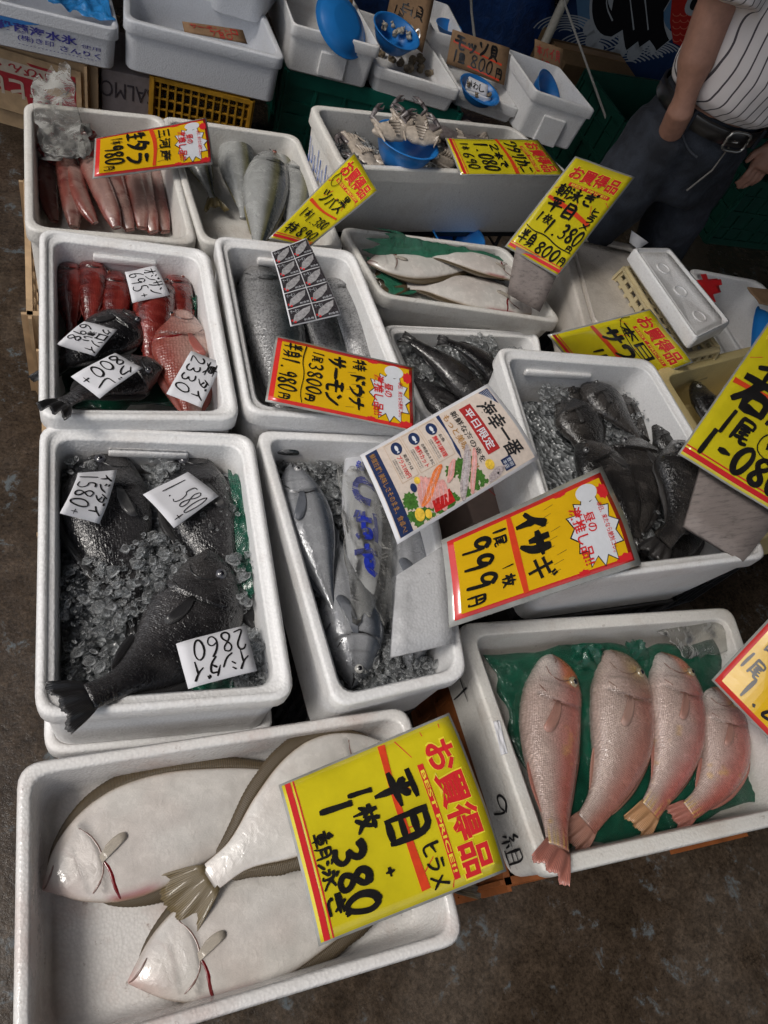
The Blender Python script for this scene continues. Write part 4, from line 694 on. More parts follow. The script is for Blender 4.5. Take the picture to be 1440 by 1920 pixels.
slip('white slip curling over the left wall of the ice box',[(219,881),(186,982),(112,962),(146,887)],[.53,.52,.55,.55],[('イシダイ',(.1,.08,.95,.38)),('1580',(.05,.45,.85,.92),.12),('+',(.86,.6,.98,.8))],bend=.012)
slip('white slip on the grey fish beside the green film',[(352,885),(410,930),(326,990),(268,927)],[.52,.51,.52,.53],[('1.580',(.08,.2,.95,.7),.13),('+',(.8,.7,.95,.92))],bend=.003)
slip('white slip on the belly of the largest black fish',[(482,1258),(353,1292),(330,1207),(461,1173)],[.535,.545,.55,.535],[('イシダイ',(.06,.1,.95,.5)),('2860',(.05,.52,.85,.95),.12)],bend=.004)
slip('small white slip leaning in the blue bowl of the back row',[(874,140),(915,160),(913,182),(868,165)],[.43,.43,.40,.40],[('いわし',(.1,.2,.9,.8))],bend=0)
# cardboard signs of the back row
def cardsign(label,px,z,txt):
    s=Sheet(corners(px,z),.002,0,th=.004); t=sign_thing(s,'cardboard_sign',label,'cardboard sign','cardboard price signs'); s.card(CARDB,t,'card',n=6)
    for a in txt:
        if a[0]=='_': s.stroke('red_underline',a[1],.006,2,False)
        else: s.hand(a[0],a[1],*a[2],w=a[3] if len(a)>3 else .1,layer=3)
    s.finish(t,SGM)
cardsign('cardboard sign priced 800 yen over the small blue bowl',[(849,55),(956,90),(945,160),(837,119)],[.52,.52,.42,.42],[('_',[(.05,.3),(.5,.42),(.9,.5)]),('handwriting','モッソ貝',(.08,.08,.85,.45),.14),('handwriting','1皿',(.05,.5,.3,.85),.14),('_',[(.35,.85),(.6,.88),(.9,.92)]),('handwriting','800',(.38,.5,.78,.85),.13),('handwriting','円',(.82,.6,.95,.9),.12)])
cardsign('cardboard sign with red writing in the box at the end of the row',[(1003,73),(1056,92),(1050,165),(1000,148)],[.54,.54,.42,.42],[('red_handwriting','本バイ貝',(.08,.1,.95,.35),.12),('red_handwriting','1皿',(.2,.4,.6,.62),.1),('red_handwriting','120',(.3,.7,.9,.95),.1)])
cardsign('cardboard sign standing behind the bowl of large whelks',[(737,-25),(815,-5),(792,100),(722,40)],[.56,.56,.44,.44],[('handwriting','白貝',(.3,.25,.9,.5),.12),('handwriting','1皿',(.1,.4,.4,.62),.12),('handwriting','1080',(.15,.65,.9,.9),.1)])
cardsign('cardboard sign behind the upturned blue bowl',[(600,-40),(665,-20),(658,30),(601,20)],[.54,.54,.48,.48],[('red_handwriting','1000',(.2,.5,.9,.9),.12)])
cardsign('cardboard sign lying on the rim of the wide empty box',[(342,40),(455,56),(464,82),(346,60)],[.47,.47,.45,.45],[('red_handwriting','サーモントロ',(.1,.1,.9,.5),.1),('red_handwriting','780',(.4,.5,.8,.95),.1)])
# leaflet
LM={'title':MARK,'red_panel':plain('crimson_print',(.38,.03,.03),.3,coat=.5),'white_lettering':CARD_W,'navy_print':plain('navy_print',(.02,.035,.10),.3,coat=.5),'brown_lettering':plain('ochre_print',(.40,.2,.05),.3,coat=.5),'dark_lettering':MARK,'red_lettering':REDINK,'panel_frame':plain('tan_print',(.5,.36,.24),.4),'green_garnish':plain('leaf_print',(.06,.16,.03),.3,coat=.5,bs=200,var=.5),'orange_sashimi':plain('salmon_print',(.75,.2,.06),.3,coat=.5,bs=150,var=.3),'pink_sashimi':plain('pink_print',(.68,.33,.3),.3,coat=.5,bs=150,var=.25),'red_sashimi':plain('tuna_print',(.5,.02,.02),.3,coat=.5,bs=150,var=.3),'yellow_garnish':plain('lemon_print',(.75,.5,.06),.3,coat=.5,bs=150,var=.3),'silver_sashimi':plain('silver_print',(.42,.36,.36),.3,coat=.5,bs=250,var=.5)}
s=Sheet(corners([(914,724),(1006,857),(748,1014),(680,855)],[.69,.655,.60,.60]),.01,0); t=sign_thing(s,'leaflet','white leaflet with a printed sashimi platter lying between two boxes','leaflet')
s.card(PAPER,t,'paper',pad=.004); 
s.band('cream',.012,.01,.988,.99,1,12)
LM['cream']=plain('cream_print',(.62,.53,.46),.3,coat=.5,bs=120,var=.08)
s.poly('navy_print',[(.02,.015),(.25,.015),(.12,.05),(.02,.09)],2)
for i in range(5): s.stroke('white_lettering',[(.03,.03+.012*i),(.1,.02+.01*i),(.2,.035)],.0006,3)
s.text('title','海幸一番',.14,.045,.86,.165,bold=.02,layer=4,shear=.15); s.band('navy_print',.82,.15,.96,.225,3); s.text('white_lettering','豊明',.84,.158,.94,.185,layer=4); s.text('white_lettering','本店',.84,.19,.94,.217,layer=4)
s.band('red_panel',.08,.185,.70,.275,3); s.text('white_lettering','平日限定',.12,.2,.66,.26,bold=.015,layer=4)
s.text('dark_lettering','新鮮な海の幸を',.06,.30,.74,.345,bold=.01,layer=4); s.text('brown_lettering','もっと美味しく!!',.06,.355,.76,.405,bold=.01,layer=4)
s.poly('navy_print',[(.02,.41),(.5,.425),(.6,.44),(.5,.445),(.02,.435)],3)
for k,(a,b,c_) in enumerate((('お魚','無料調理','3'),('お刺身のネタに','無料カット','1'),('姿造りは','プラス100円','2'))):
    v0=.46+k*.135
    for q in ((.03,v0),(.03,v0+.12)): s.stroke('panel_frame',[q,(.5,q[1])],.0008,3,False)
    s.stroke('panel_frame',[(.5,v0),(.5,v0+.12)],.0008,3,False); s.stroke('panel_frame',[(.03,v0),(.03,v0+.12)],.0008,3,False)
    s.ell('navy_print',.12,v0+.05,.075,.037,3); s.ell('white_lettering',.12,v0+.05,.035,.011,4); s.poly('white_lettering',[(.15,v0+.05),(.175,v0+.04),(.175,v0+.06)],4)
    s.text('dark_lettering',a,.22,v0+.012,.22+.05*len(a) if len(a)<6 else .49,v0+.035,bold=.005,layer=4); s.text('red_lettering',b,.21,v0+.045,.48,v0+.08,bold=.012,layer=4)
    for q in range(2): s.text('dark_lettering','お客様のお好みで承ります',.22,v0+.088+q*.014,.46,v0+.098+q*.014,layer=4)
s.band('navy_print',.012,.90,.988,.985,2); s.text('brown_lettering','鮮度抜群! 美味しさそのまま、食卓へ!',.04,.925,.96,.965,bold=.006,layer=4)
r=random.Random(5)
for i in range(26): cu,cv=.62+r.random()*.34,.36+r.random()*.52; s.poly('green_garnish',star(s,cu,cv,.06+.05*r.random(),.03+.02*r.random(),9,.75,i),2)
for i in range(16): cu=.53+.1*r.random(); s.poly('green_garnish',star(s,.96-.02*r.random(),.3+i*.035,.03,.02,8,.7,i),2)
def slices(key,cu,cv,n,ang,lu,lv,du,dv,layer):
    for i in range(n):
        x,y=cu+du*i,cv+dv*i; p=[(lu*math.cos(a),lv*math.sin(a)) for a in np.linspace(0,6.28,12,endpoint=False)]; ca,sa=math.cos(ang),math.sin(ang)
        s.poly(key,[(x+a*ca-b*sa*.5,y+a*sa*.5+b*ca) for a,b in p],layer+(i%2)*.3); s.stroke('white_lettering',[(x-lu*.6*ca,y-lu*.3*sa),(x+lu*.6*ca,y+lu*.3*sa)],.0005,layer+1,True)
slices('silver_sashimi',.60,.40,7,.5,.15,.026,.045,.02,4); slices('pink_sashimi',.64,.36,6,.5,.11,.018,.05,.02,5)
slices('orange_sashimi',.57,.62,7,1.1,.10,.045,.035,.022,4.4); slices('pink_sashimi',.68,.76,6,.4,.17,.034,.03,-.022,4); slices('pink_sashimi',.60,.52,4,.9,.09,.03,.03,.012,5)
for i in range(3): s.poly('red_sashimi',[(.80+.03*i,.60+.03*i),(.95,.60+.04*i),(.95,.68+.03*i),(.82,.69+.02*i)],4+i*.4)
s.ell('yellow_garnish',.55,.76,.04,.02,4); s.ell('yellow_garnish',.88,.83,.07,.03,4); s.ell('yellow_garnish',.8,.30,.06,.03,4); s.ell('yellow_garnish',.92,.78,.05,.02,4); s.ell('navy_print',.6,.80,.05,.02,4)
s.poly('silver_sashimi',[(.9,.2),(.97,.28),(.98,.36),(.9,.34),(.86,.27)],4); s.ell('dark_lettering',.93,.28,.012,.008,5)
s.finish(t,LM)
# sheet of salmon pictures
s=Sheet(corners([(574,446),(640,590),(545,612),(508,474)],[.60,.58,.575,.585]),.0,.004); s=Sheet(corners([(508,472),(574,446),(640,590),(545,612)],[.60,.60,.575,.575]),.0,.006); t=sign_thing(s,'picture_sheet','dark sheet printed with ten salmon pictures lying on the salmon','picture sheet'); s.card(PAPER,t,'paper')
PM={'picture_grid':plain('dark_picture_print',(.05,.045,.05),.2,coat=.7,bs=300,var=.6),'salmon_picture':plain('silver_fish_print',(.38,.37,.38),.2,coat=.7,bs=160,var=.35),'tile_lettering':CARD_W,'red_dot_print':REDINK}
for i in range(2):
    for j in range(5):
        u0,v0=.02+.49*i,.015+.197*j; s.band('picture_grid',u0,v0,u0+.47,v0+.185,1,5)
        s.poly('salmon_picture',[(u0+.03,v0+.16),(u0+.1,v0+.08),(u0+.28,v0+.035),(u0+.44,v0+.02),(u0+.4,v0+.08),(u0+.25,v0+.14),(u0+.1,v0+.165)],2)
        s.text('tile_lettering','サーモン',u0+.03,v0+.02,u0+.2,v0+.06,layer=3); s.ell('red_dot_print',u0+.08,v0+.165,.025,.012,3); s.ell('red_dot_print',u0+.03,v0+.14,.02,.012,3)
        s.text('tile_lettering','刺身用',u0+.25,v0+.15,u0+.44,v0+.175,layer=3)
s.finish(t,PM)
# ---------------- ice, film, bowls, crates, loose things
def PY(x,y,Y):
    d=MR@np.array([(x-720)/F,(y-960)/F,1.]); return V3(0,0,H0)+d*(Y/d[1])
ICE=clear_mat('clear_ice',(.95,.96,.965),.045,.07,160,.6,.003,diff=.62,ior=1.3)
def ice_bed_mat():
    m,nt,b=newmat('ice_bed'); tc=N(nt,'ShaderNodeTexCoord'); vo=N(nt,'ShaderNodeTexVoronoi'); vo.inputs['Scale'].default_value=55; vo.feature='SMOOTH_F1'; nt.links.new(tc.outputs['Object'],vo.inputs['Vector']); v2=N(nt,'ShaderNodeTexVoronoi'); v2.inputs['Scale'].default_value=95; nt.links.new(tc.outputs['Object'],v2.inputs['Vector'])
    r=ramp(nt,v2.outputs['Color'],[(.15,(.07,.075,.077)),(.5,(.2,.21,.215)),(.9,(.45,.47,.48))]); nt.links.new(r.outputs[0],b.inputs['Base Color']); b.inputs['Roughness'].default_value=.12; b.inputs['Coat Weight'].default_value=.6; b.inputs['Coat Roughness'].default_value=.03; bump(nt,b,v2.outputs['Distance'],.9,.01); return m
ICEBED=ice_bed_mat()
def box_uv(key,s,t,z): 
    Q=BOX[key][0]; p=(1-s)*(1-t)*Q[0]+s*(1-t)*Q[1]+s*t*Q[2]+(1-s)*t*Q[3]; p=p.copy(); p[2]=z; return p
def bed(key,name,label,cat,z,mat,ins=.1,amp=.012,sc=18,kind=None,n=40,group=None,insv=None):
    insv=ins if insv is None else insv
    g=G(); rows=[]
    for i in range(n):
        r=[]
        for j in range(n):
            s=ins+(1-2*ins)*i/(n-1); t=insv+(1-2*insv)*j/(n-1); p=box_uv(key,s,t,z); r.append(p)
        rows.append(r)
    a=np.array(rows); h=fbm(a.reshape(-1,3),sc,4).reshape(n,n)*amp; a[:,:,2]+=h; g.grid(a,flip=True)
    a2=a.copy(); a2[:,:,2]-=.006; g.grid(a2); k=n*n
    edge=[(0,j) for j in range(n)]+[(i,n-1) for i in range(1,n)]+[(n-1,j) for j in range(n-2,-1,-1)]+[(i,0) for i in range(n-2,0,-1)]; idx=[i*n+j for i,j in edge]
    g.f+=[(idx[i],idx[i]+k,idx[(i+1)%len(idx)]+k,idx[(i+1)%len(idx)]) for i in range(len(idx))]; g.m+=[0]*len(idx)
    return part(name,g,mat,None,label=label,cat=cat,kind=kind,group=group)
def chunks(label,spots,n,z0,z1,size=(.006,.014),seed=1,bed_=None):
    """spots: list of (px,py,radius_px,weight)"""
    r=random.Random(seed); g=G(); wt=[s[3] for s in spots]
    ico=[(0,0,1),(.89,0,.45),(.28,.85,.45),(-.72,.53,.45),(-.72,-.53,.45),(.28,-.85,.45),(.72,.53,-.45),(-.28,.85,-.45),(-.89,0,-.45),(-.28,-.85,-.45),(.72,-.53,-.45),(0,0,-1)]
    fc=[(0,1,2),(0,2,3),(0,3,4),(0,4,5),(0,5,1),(1,6,2),(2,7,3),(3,8,4),(4,9,5),(5,10,1),(6,7,2),(7,8,3),(8,9,4),(9,10,5),(10,6,1),(11,7,6),(11,8,7),(11,9,8),(11,10,9),(11,6,10)]
    for _ in range(n):
        s=r.choices(spots,wt)[0]; a=r.random()*6.283; q=s[2]*math.sqrt(r.random()); k=r.random(); z=z0+(z1-z0)*k*k if True else z0
        c=P(s[0]+q*math.cos(a),s[1]+q*math.sin(a),z); sz=size[0]*.7+(size[1]*1.25-size[0]*.7)*r.random()**3; sx,sy,sz_=sz*(.6+1.0*r.random()),sz*(.5+.6*r.random()),sz*(.3+.4*r.random()); th=r.random()*3.14; ct,st=math.cos(th),math.sin(th)
        v=[]
        for p in ico:
            x,y,zz=p[0]*sx*(.6+.8*r.random()),p[1]*sy*(.6+.8*r.random()),p[2]*sz_*(.8+.4*r.random()); v.append(c+V3(x*ct-y*st,x*st+y*ct,zz))
        g.add(v,fc)
    return part('crushed_ice',g,ICE,None,smooth=True,label=label,cat='ice',kind='stuff')
bed('B2','ice_bed','bed of crushed ice under the three big black fish','ice',.452,ICEBED,.085,.012,22,'stuff')
bed('B5','ice_bed','bed of crushed ice under the tuna','ice',.405,ICEBED,.11,.012,22,'stuff',insv=.06)
bed('B7','ice_bed','bed of crushed ice under the dark rockfish','ice',.478,ICEBED,.085,.016,16,'stuff')
bed('C2','ice_bed','bed of crushed ice under the long black fish','ice',.395,ICEBED,.1,.012,20,'stuff')
bed('T3','ice_bed','bed of crushed ice under the crabs','ice',.53,ICEBED,.06,.012,16,'stuff',insv=.13)
chunks('loose crushed ice around and over the three big black fish',[(180,1120,75,3),(240,1090,70,3),(300,1050,50,2),(330,900,40,.6),(160,1240,45,1.4),(470,1250,40,.8),(455,1060,26,.8),(300,870,28,.5),(235,1010,60,.5),(400,950,50,.5),(260,1200,70,.6),(150,880,30,.5),(440,1130,30,.5),(480,1200,20,.5)],2828,.455,.500,(.003,.009),1)
chunks('loose crushed ice around the tuna',[(570,860,45,1.5),(620,880,50,1.5),(700,1240,50,1.2),(640,960,25,.4),(760,1230,40,.8),(590,1100,16,.3),(800,1250,20,.5),(560,960,14,.3)],1394,.42,.45,(.003,.009),2)
chunks('loose crushed ice between the dark rockfish',[(1120,795,38,1.6),(1165,835,34,1.4),(1190,760,40,1),(1040,740,30,.8),(1215,870,20,.7),(1230,960,25,.3),(1180,930,30,1),(1200,1000,25,.5)],1690,.50,.532,(.003,.009),3)
chunks('loose crushed ice beside the long black fish',[(900,660,35,2),(880,700,25,1),(890,740,25,.8),(960,680,30,1),(800,700,15,.3)],1073,.41,.445,(.003,.009),4)
chunks('loose crushed ice beside the blue crab bowl',[(650,270,25,1),(680,285,25,1),(860,290,40,1),(660,240,18,.6)],750,.54,.575,(.003,.009),5)
def film_mat(name,c,rough=.16,al=.82):
    if name in MC: return MC[name]
    m,nt,b=newmat(name); n=noise(nt,22,5,.6,dist=1.5); r=ramp(nt,n.outputs[0],[(.3,tuple(x*.7 for x in c)),(.7,tuple(x*1.3 for x in c))]); nt.links.new(r.outputs[0],b.inputs['Base Color']); b.inputs['Roughness'].default_value=rough; b.inputs['Alpha'].default_value=al; b.inputs['Coat Weight'].default_value=.5; bump(nt,b,n.outputs[0],.7,.012); MC[name]=m; return m
GREEN=film_mat('green_film',(.008,.085,.05),.1,.72); GREEN2=film_mat('thin_green_film',(.03,.17,.10),.35,.75)
def film(label,px,z,amp=.012,sc=22,mat=GREEN,n=30,jag=.12,group='pieces of green plastic film',seed=0,name='green_film',cat='plastic film'):
    C=corners(px,z); rows=[]
    for i in range(n):
        r=[]
        for j in range(n):
            u,v=i/(n-1),j/(n-1); e=min(u,1-u,v,1-v); k=jag*(1-min(1,e*6))
            u2=u+(.5-u)*k*(.5+.5*vn([(v*9+seed,u*3,seed)])[0]); v2=v+(.5-v)*k*(.5+.5*vn([(u*9+seed,v*3,seed+4)])[0])
            p=(1-u2)*(1-v2)*C[0]+u2*(1-v2)*C[1]+u2*v2*C[2]+(1-u2)*v2*C[3]; r.append(p+V3(0,0,amp*fbm([p],sc,seed)[0]+abs(vn([p],sc*2.3,seed+5)[0])*amp*.7))
        rows.append(r)
    g=G(); g.grid(rows); return part(name,g,mat,None,label=label,cat=cat,group=group,solid=.0006)
film('green film spread below the pink tilefish',[(888,1215),(1340,1195),(1500,1500),(1035,1618)],[.36,.375,.345,.325],.014,22,seed=1)
film('green film curled up against the back wall between two tilefish',[(1060,1203),(1135,1198),(1128,1262),(1070,1262)],[.395,.40,.36,.36],.014,30,seed=2,jag=.35)
film('green film corner sticking up behind the third tilefish',[(1168,1202),(1200,1195),(1222,1235),(1190,1242)],[.40,.40,.37,.37],.01,30,seed=3,jag=.3)
film('green film under the red fish and bream',[(108,500),(350,530),(425,775),(105,775)],[.458,.458,.452,.452],.014,22,seed=4)
film('green film corner showing above the dark red fish',[(205,498),(238,503),(240,525),(205,520)],[.50,.50,.47,.47],.012,30,seed=5,jag=.3)
film('green film corner beside the pink bream under the back wall',[(350,552),(370,560),(366,600),(350,590)],[.50,.50,.47,.47],.01,30,seed=6,jag=.3)
film('green film strip along the right wall of the ice box',[(425,880),(455,888),(478,1130),(450,1130)],[.475,.49,.475,.465],.012,25,seed=7,jag=.2)
film('green film by the near wall of the ice box beneath a slip',[(352,1290),(440,1266),(452,1296),(372,1322)],[.49,.49,.48,.48],.008,25,seed=8,jag=.3)
film('green film under the salmon at the back wall',[(436,498),(640,520),(680,600),(450,580)],[.455,.455,.45,.45],.012,25,seed=9)
film('tall dull green film standing behind the halibut',[(692,418),(955,480),(985,520),(672,480)],[.545,.475,.465,.46],.012,16,mat=GREEN2,seed=10,jag=.4)
film('dull green film under the halibut at the left end',[(675,478),(900,520),(890,560),(718,552)],[.452,.442,.442,.442],.006,20,mat=GREEN2,seed=11,jag=.3)
# bowls
BLUE=plain('blue_plastic',(.015,.17,.50),.35,.5,var=.08,bs=20); 
def bowl(label,cpx,z,rpx,depth,tilt=(0,0),flip=False,group='blue plastic bowls'):
    c=P(*cpx,z); R=abs(rpx) if abs(rpx)<1 else np.linalg.norm(P(cpx[0]+rpx,cpx[1],z)-P(cpx[0]-rpx,cpx[1],z))/2
    prof=[(0,-1),(.5,-1),(.55,-.97),(.72,-.7),(.88,-.3),(.96,-.02),(1.03,0),(1.04,.02),(1.02,.035),(.965,.03),(.93,-.02),(.85,-.3),(.69,-.68),(.5,-.93),(0,-.94)]
    ax=Matrix.Rotation(tilt[0],3,'X')@Matrix.Rotation(tilt[1],3,'Y'); g=G(); rows=[]
    for r_,z_ in prof: rows.append([c+np.array(ax@Vector((R*r_*math.cos(a),R*r_*math.sin(a),z_*depth*(-1 if flip else 1)))) for a in np.linspace(0,2*math.pi,40,endpoint=False)])
    g.grid(rows,closed_v=True,flip=not flip); return part('blue_bowl',g,BLUE,None,label=label,cat='bowl',group=group)
bowl('blue bowl full of crabs standing in the crab box',(764,262),.655,.083,.07,(-.05,.06))
bowl('blue bowl of pale whelks at the top, before a cardboard sign',(744,58),.50,.085,.06,(.15,.12))
bowl('small blue bowl with a white price slip and shellfish',(900,168),.425,.078,.04,(.1,.1))
bowl('upturned blue bowl showing its round base in the back row',(640,48),.50,.10,.03,(.55,.35),True)
bowl('blue bowl tilted up in the box with the red lettered sign',(1030,172),.47,.075,.05,(.5,.45))
bowl('blue bowl tipped on its side next to the yellow foam box',(1418,628),.57,.075,.05,(.7,.6),True)
bowl('blue bowl tucked under the crab box behind the halibut',(860,440),.42,.08,.05)
bowl('tiny blue bowl far back against the tarp',(842,48),.45,.05,.03)
# shellfish
SHELL=plain('whelk_shell',(.22,.17,.11),.5,.5,var=.45,bs=120,nb=.4); SHELL2=plain('pale_whelk_shell',(.40,.36,.29),.45,.5,var=.35,bs=120,nb=.4)
def whelk(c,sz,th,mat,parent_label,group):
    g=G(); path=[];rr=[]
    for i in range(26):
        k=i/25; a=k*13; r_=sz*.42*k; path.append((r_*math.cos(a)*.8,r_*math.sin(a)*.8,sz*(.9-1.1*k))); rr.append(sz*(.03+.36*k))
    ax=Matrix.Rotation(th,3,'Z')@Matrix.Rotation(1.0,3,'X'); path=[V3(*c)+np.array(ax@Vector(p)) for p in path]; g.tube(path,rr,8); 
    t=part('whelk',g,mat,None,label=parent_label,cat='shellfish',group=group); return t
r=random.Random(9)
for i,(x,y,z_) in enumerate([(715,100,.37),(735,108,.37),(752,118,.37),(772,112,.375),(790,128,.37),(806,138,.37),(768,128,.375),(824,142,.37),(742,92,.38),(788,108,.38)]):
    whelk(P(x,y,z_),.026+.008*r.random(),r.random()*6,SHELL,'brown whelk lying loose in the low foam box','loose brown whelks')
for i,(x,y) in enumerate([(722,50),(736,44),(752,58),(768,66),(740,62),(758,50)]): whelk(P(x,y,.485),.024,r.random()*6,SHELL2,'pale whelk heaped in the blue bowl of the back row','pale whelks in the bowl')
for i,(x,y) in enumerate([(880,158),(895,178),(918,178),(926,168)]): whelk(P(x,y,.415),.016,r.random()*6,SHELL,'small shellfish in the blue bowl with the white slip','shellfish under the white slip')
# crabs
CRAB=plain('crab_shell',(.42,.36,.30),.35,.5,var=.25,bs=110,coat=.4,nb=.4); CRABD=plain('crab_dark_shell',(.13,.11,.11),.35,.5,var=.45,bs=90,coat=.4,nb=.4)
def crab(label,cpx,z,R,yaw,tilt,group,belly=True):
    c=P(*cpx,z); ax=Matrix.Rotation(yaw,3,'Z')@Matrix.Rotation(tilt,3,'X'); T=lambda *p:c+np.array(ax@Vector(p)); t=thing('crab',(c[0],c[1],c[2]-.01),label,'crab',group)
    g=G(); rows=[]
    for i in range(9):
        ph=math.pi*i/8; rows.append([T(R*math.sin(ph)*math.cos(a)*(1+.28*abs(math.cos(a))**6),R*.55*math.sin(ph)*math.sin(a)*(1+.06*math.sin(a*9)),R*.26*math.cos(ph)) for a in np.linspace(0,2*math.pi,36,endpoint=False)])
    g.grid(rows,closed_v=True); b=part('shell',g,CRABD if not belly else CRAB,t)
    if belly:
        g=G()
        for i in range(5): k=i/4; g.tube([T(-R*.32*(1-k*.7),R*(.35-.16*i),R*.25),T(0,R*(.33-.16*i),R*.285),T(R*.32*(1-k*.7),R*(.35-.16*i),R*.25)],R*.06,6)
        part('belly_plates',g,CRAB,t)
    for s in(-1,1):
        for i in range(4):
            a=-.75+i*.42; g=G(); p0=T(s*R*.7,R*.3*math.sin(a),0); p1=T(s*R*(1.0+.06*i),R*(.2+.5*math.sin(a)),R*.2); p2=T(s*R*(.8+.15*i),R*(.05+.95*math.sin(a)),R*.15); g.tube([p0,p1,p2],[R*.12,R*.11,R*.03],7); part('leg',g,CRAB,t)
        g=G(); g.tube([T(s*R*.75,R*.35,0),T(s*R*1.1,R*.7,R*.1),T(s*R*.8,R*1.0,R*.15)],[R*.10,R*.13,R*.14],8); g.tube([T(s*R*.8,R*1.0,R*.15),T(s*R*.55,R*1.25,R*.17),T(s*R*.25,R*1.35,R*.15)],[R*.13,R*.09,R*.01],7); g.tube([T(s*R*.8,R*1.0,R*.15),T(s*R*.38,R*1.05,R*.15),T(s*R*.22,R*1.22,R*.15)],[R*.08,R*.06,R*.01],7); part('claw',g,CRABD,t)
crab('pale crab belly up at the left of the blue bowl',(738,246),.672,.05,.25,.45,'crabs heaped in the blue bowl')
crab('pale crab belly up at the right of the blue bowl',(786,254),.672,.047,-.15,.45,'crabs heaped in the blue bowl')
crab('third pale crab behind the other two in the blue bowl',(768,228),.675,.045,.1,.6,'crabs heaped in the blue bowl')
crab('crab lying on ice before the left wall',(680,290),.565,.06,1.9,.2,'crabs on the ice')
crab('dark crab with raised claws by the back wall',(828,248),.60,.055,2.9,.1,'crabs on the ice',False)
crab('dark crab half under the yellow sign',(880,270),.585,.06,.3,.1,'crabs on the ice',False)
crab('crab between the blue bowl and the front wall',(838,300),.565,.05,.9,.1,'crabs on the ice')
crab('small crab at the front wall under the bowl',(720,305),.56,.045,2.5,.1,'crabs on the ice')
# red offal in a plastic bag
OFF=plain('dark_red_flesh',(.17,.03,.03),.2,.5,var=.5,bs=50,nb=.5,coat=.8)
g=G()
for i in range(16):
    r_=random.Random(i); c=P(85+r_.random()*85,248+r_.random()*46,.43+.015*r_.random()); g.tube([c+V3((k-2)*.014,.012*math.sin(k*1.5+i),.006*math.cos(k+i)) for k in range(5)],[.006,.014,.017,.014,.005],8)
part('fish_offal',g,OFF,None,label='heap of dark red offal in a clear bag beside the gutted fish',cat='offal')
BAG=clear_mat('clear_plastic_bag',(.95,.95,.94),.03,.1,24,.35,.012)
def bag(label,px,z,amp=.03,sc=14,seed=0,n=26,name='plastic_bag',mat=None): 
    return film(label,px,z,amp,sc,mat or BAG,n,.25,'clear plastic bags',seed,name,'plastic bag')
bag('clear crumpled bag hanging over the corner of the gutted fish box',[(52,150),(130,95),(168,300),(75,300)],[.53,.57,.47,.46],.008,12,3)
bag('clear plastic over the heap of offal',[(66,222),(175,228),(180,300),(74,305)],[.475,.475,.46,.46],.008,20,4)
bag('clear bag wrapped round the blue lettered packet',[(628,860),(735,870),(745,1185),(650,1180)],[.48,.48,.47,.47],.009,20,5)
# packet with blue lettering
PKT=plain('white_glossy_packet',(.52,.53,.56),.2,.6,var=.05,coat=.8,bs=30,nb=.3)
h_,t_=P(672,835,.45),P(690,1165,.45); g=G(); rows=[];LL=np.linalg.norm(t_-h_); tt=unit(t_-h_); sv=unit(np.cross(tt,V3(0,0,1)))
for i in range(20):
    k=i/19; w_=.042*math.sin(math.pi*min(1,.12+k*.95))**.6; rows.append([h_+tt*LL*k-sv*w_*math.cos(a)+V3(0,0,.5*w_*math.sin(a)+.003*math.sin(k*30+a)) for a in np.linspace(0,2*math.pi,18,endpoint=False)])
g.grid(rows,closed_v=True); tpk=thing('fish_packet',tuple((h_+t_)/2-V3(0,0,.03)),'white packet with big blue letters wrapped in clear plastic','packet'); part('wrapper',g,PKT,tpk)
s=Sheet([h_+tt*LL*.15+sv*(-.028)+V3(0,0,.016),h_+tt*LL*.15+sv*.028+V3(0,0,.016),h_+tt*LL*.95+sv*.028+V3(0,0,.016),h_+tt*LL*.95-sv*.028+V3(0,0,.016)],.0125)
s.text('blue_lettering','刺身',.3,.0,.8,.08,bold=.02,layer=2); s.text('blue_lettering','つばす',.05,.12,.95,.85,bold=.05,layer=2,vert=True); s.finish(tpk,{'blue_lettering':plain('deep_blue_print',(.015,.03,.32),.25,coat=.8,var=.08)})
# weathered boards
def board_mat(name,c,ns=60):
    m,nt,b=newmat(name); tc=N(nt,'ShaderNodeTexCoord'); mp=N(nt,'ShaderNodeMapping'); mp.inputs['Scale'].default_value=(1,9,9); nt.links.new(tc.outputs['Object'],mp.inputs[0]); n=N(nt,'ShaderNodeTexNoise'); n.inputs['Scale'].default_value=14; n.inputs['Detail'].default_value=9; n.inputs['Roughness'].default_value=.75; nt.links.new(mp.outputs[0],n.inputs[0])
    r=ramp(nt,n.outputs[0],[(.3,tuple(x*.35 for x in c)),(.48,c),(.75,tuple(min(1,x*1.2) for x in c))]); nt.links.new(r.outputs[0],b.inputs['Base Color']); b.inputs['Roughness'].default_value=.6; bump(nt,b,n.outputs[0],.5,.003); return m
WOODG=board_mat('weathered_grey_wood',(.22,.185,.17)); BOARDW=foam_mat('scuffed_white_board',(.50,.50,.51),.95,(.13,.13,.13),seed=31)
def board(label,px,z,mat,th=.012):
    s=Sheet(corners(px,z),0,0,th=th); t=sign_thing(s,'board',label,'board'); o=s.card(mat,t,'panel',n=5); return t
board('weathered grey board leaning under the upright yellow sign',[(968,462),(1052,500),(1012,585),(952,552)],[.61,.61,.51,.51],WOODG)
board('scuffed white board hanging over the tuna box',[(745,1078),(838,1018),(852,1205),(734,1232)],[.55,.56,.535,.53],BOARDW)
board('weathered grey board under the large yellow sign at the right edge',[(1318,868),(1470,960),(1395,1052),(1285,985)],[.64,.64,.60,.605],WOODG)
bag('clear plastic film crumpled in the far right corner of the tilefish box',[(1225,1185),(1345,1150),(1385,1215),(1290,1250)],[.385,.41,.40,.36],.012,14,7)
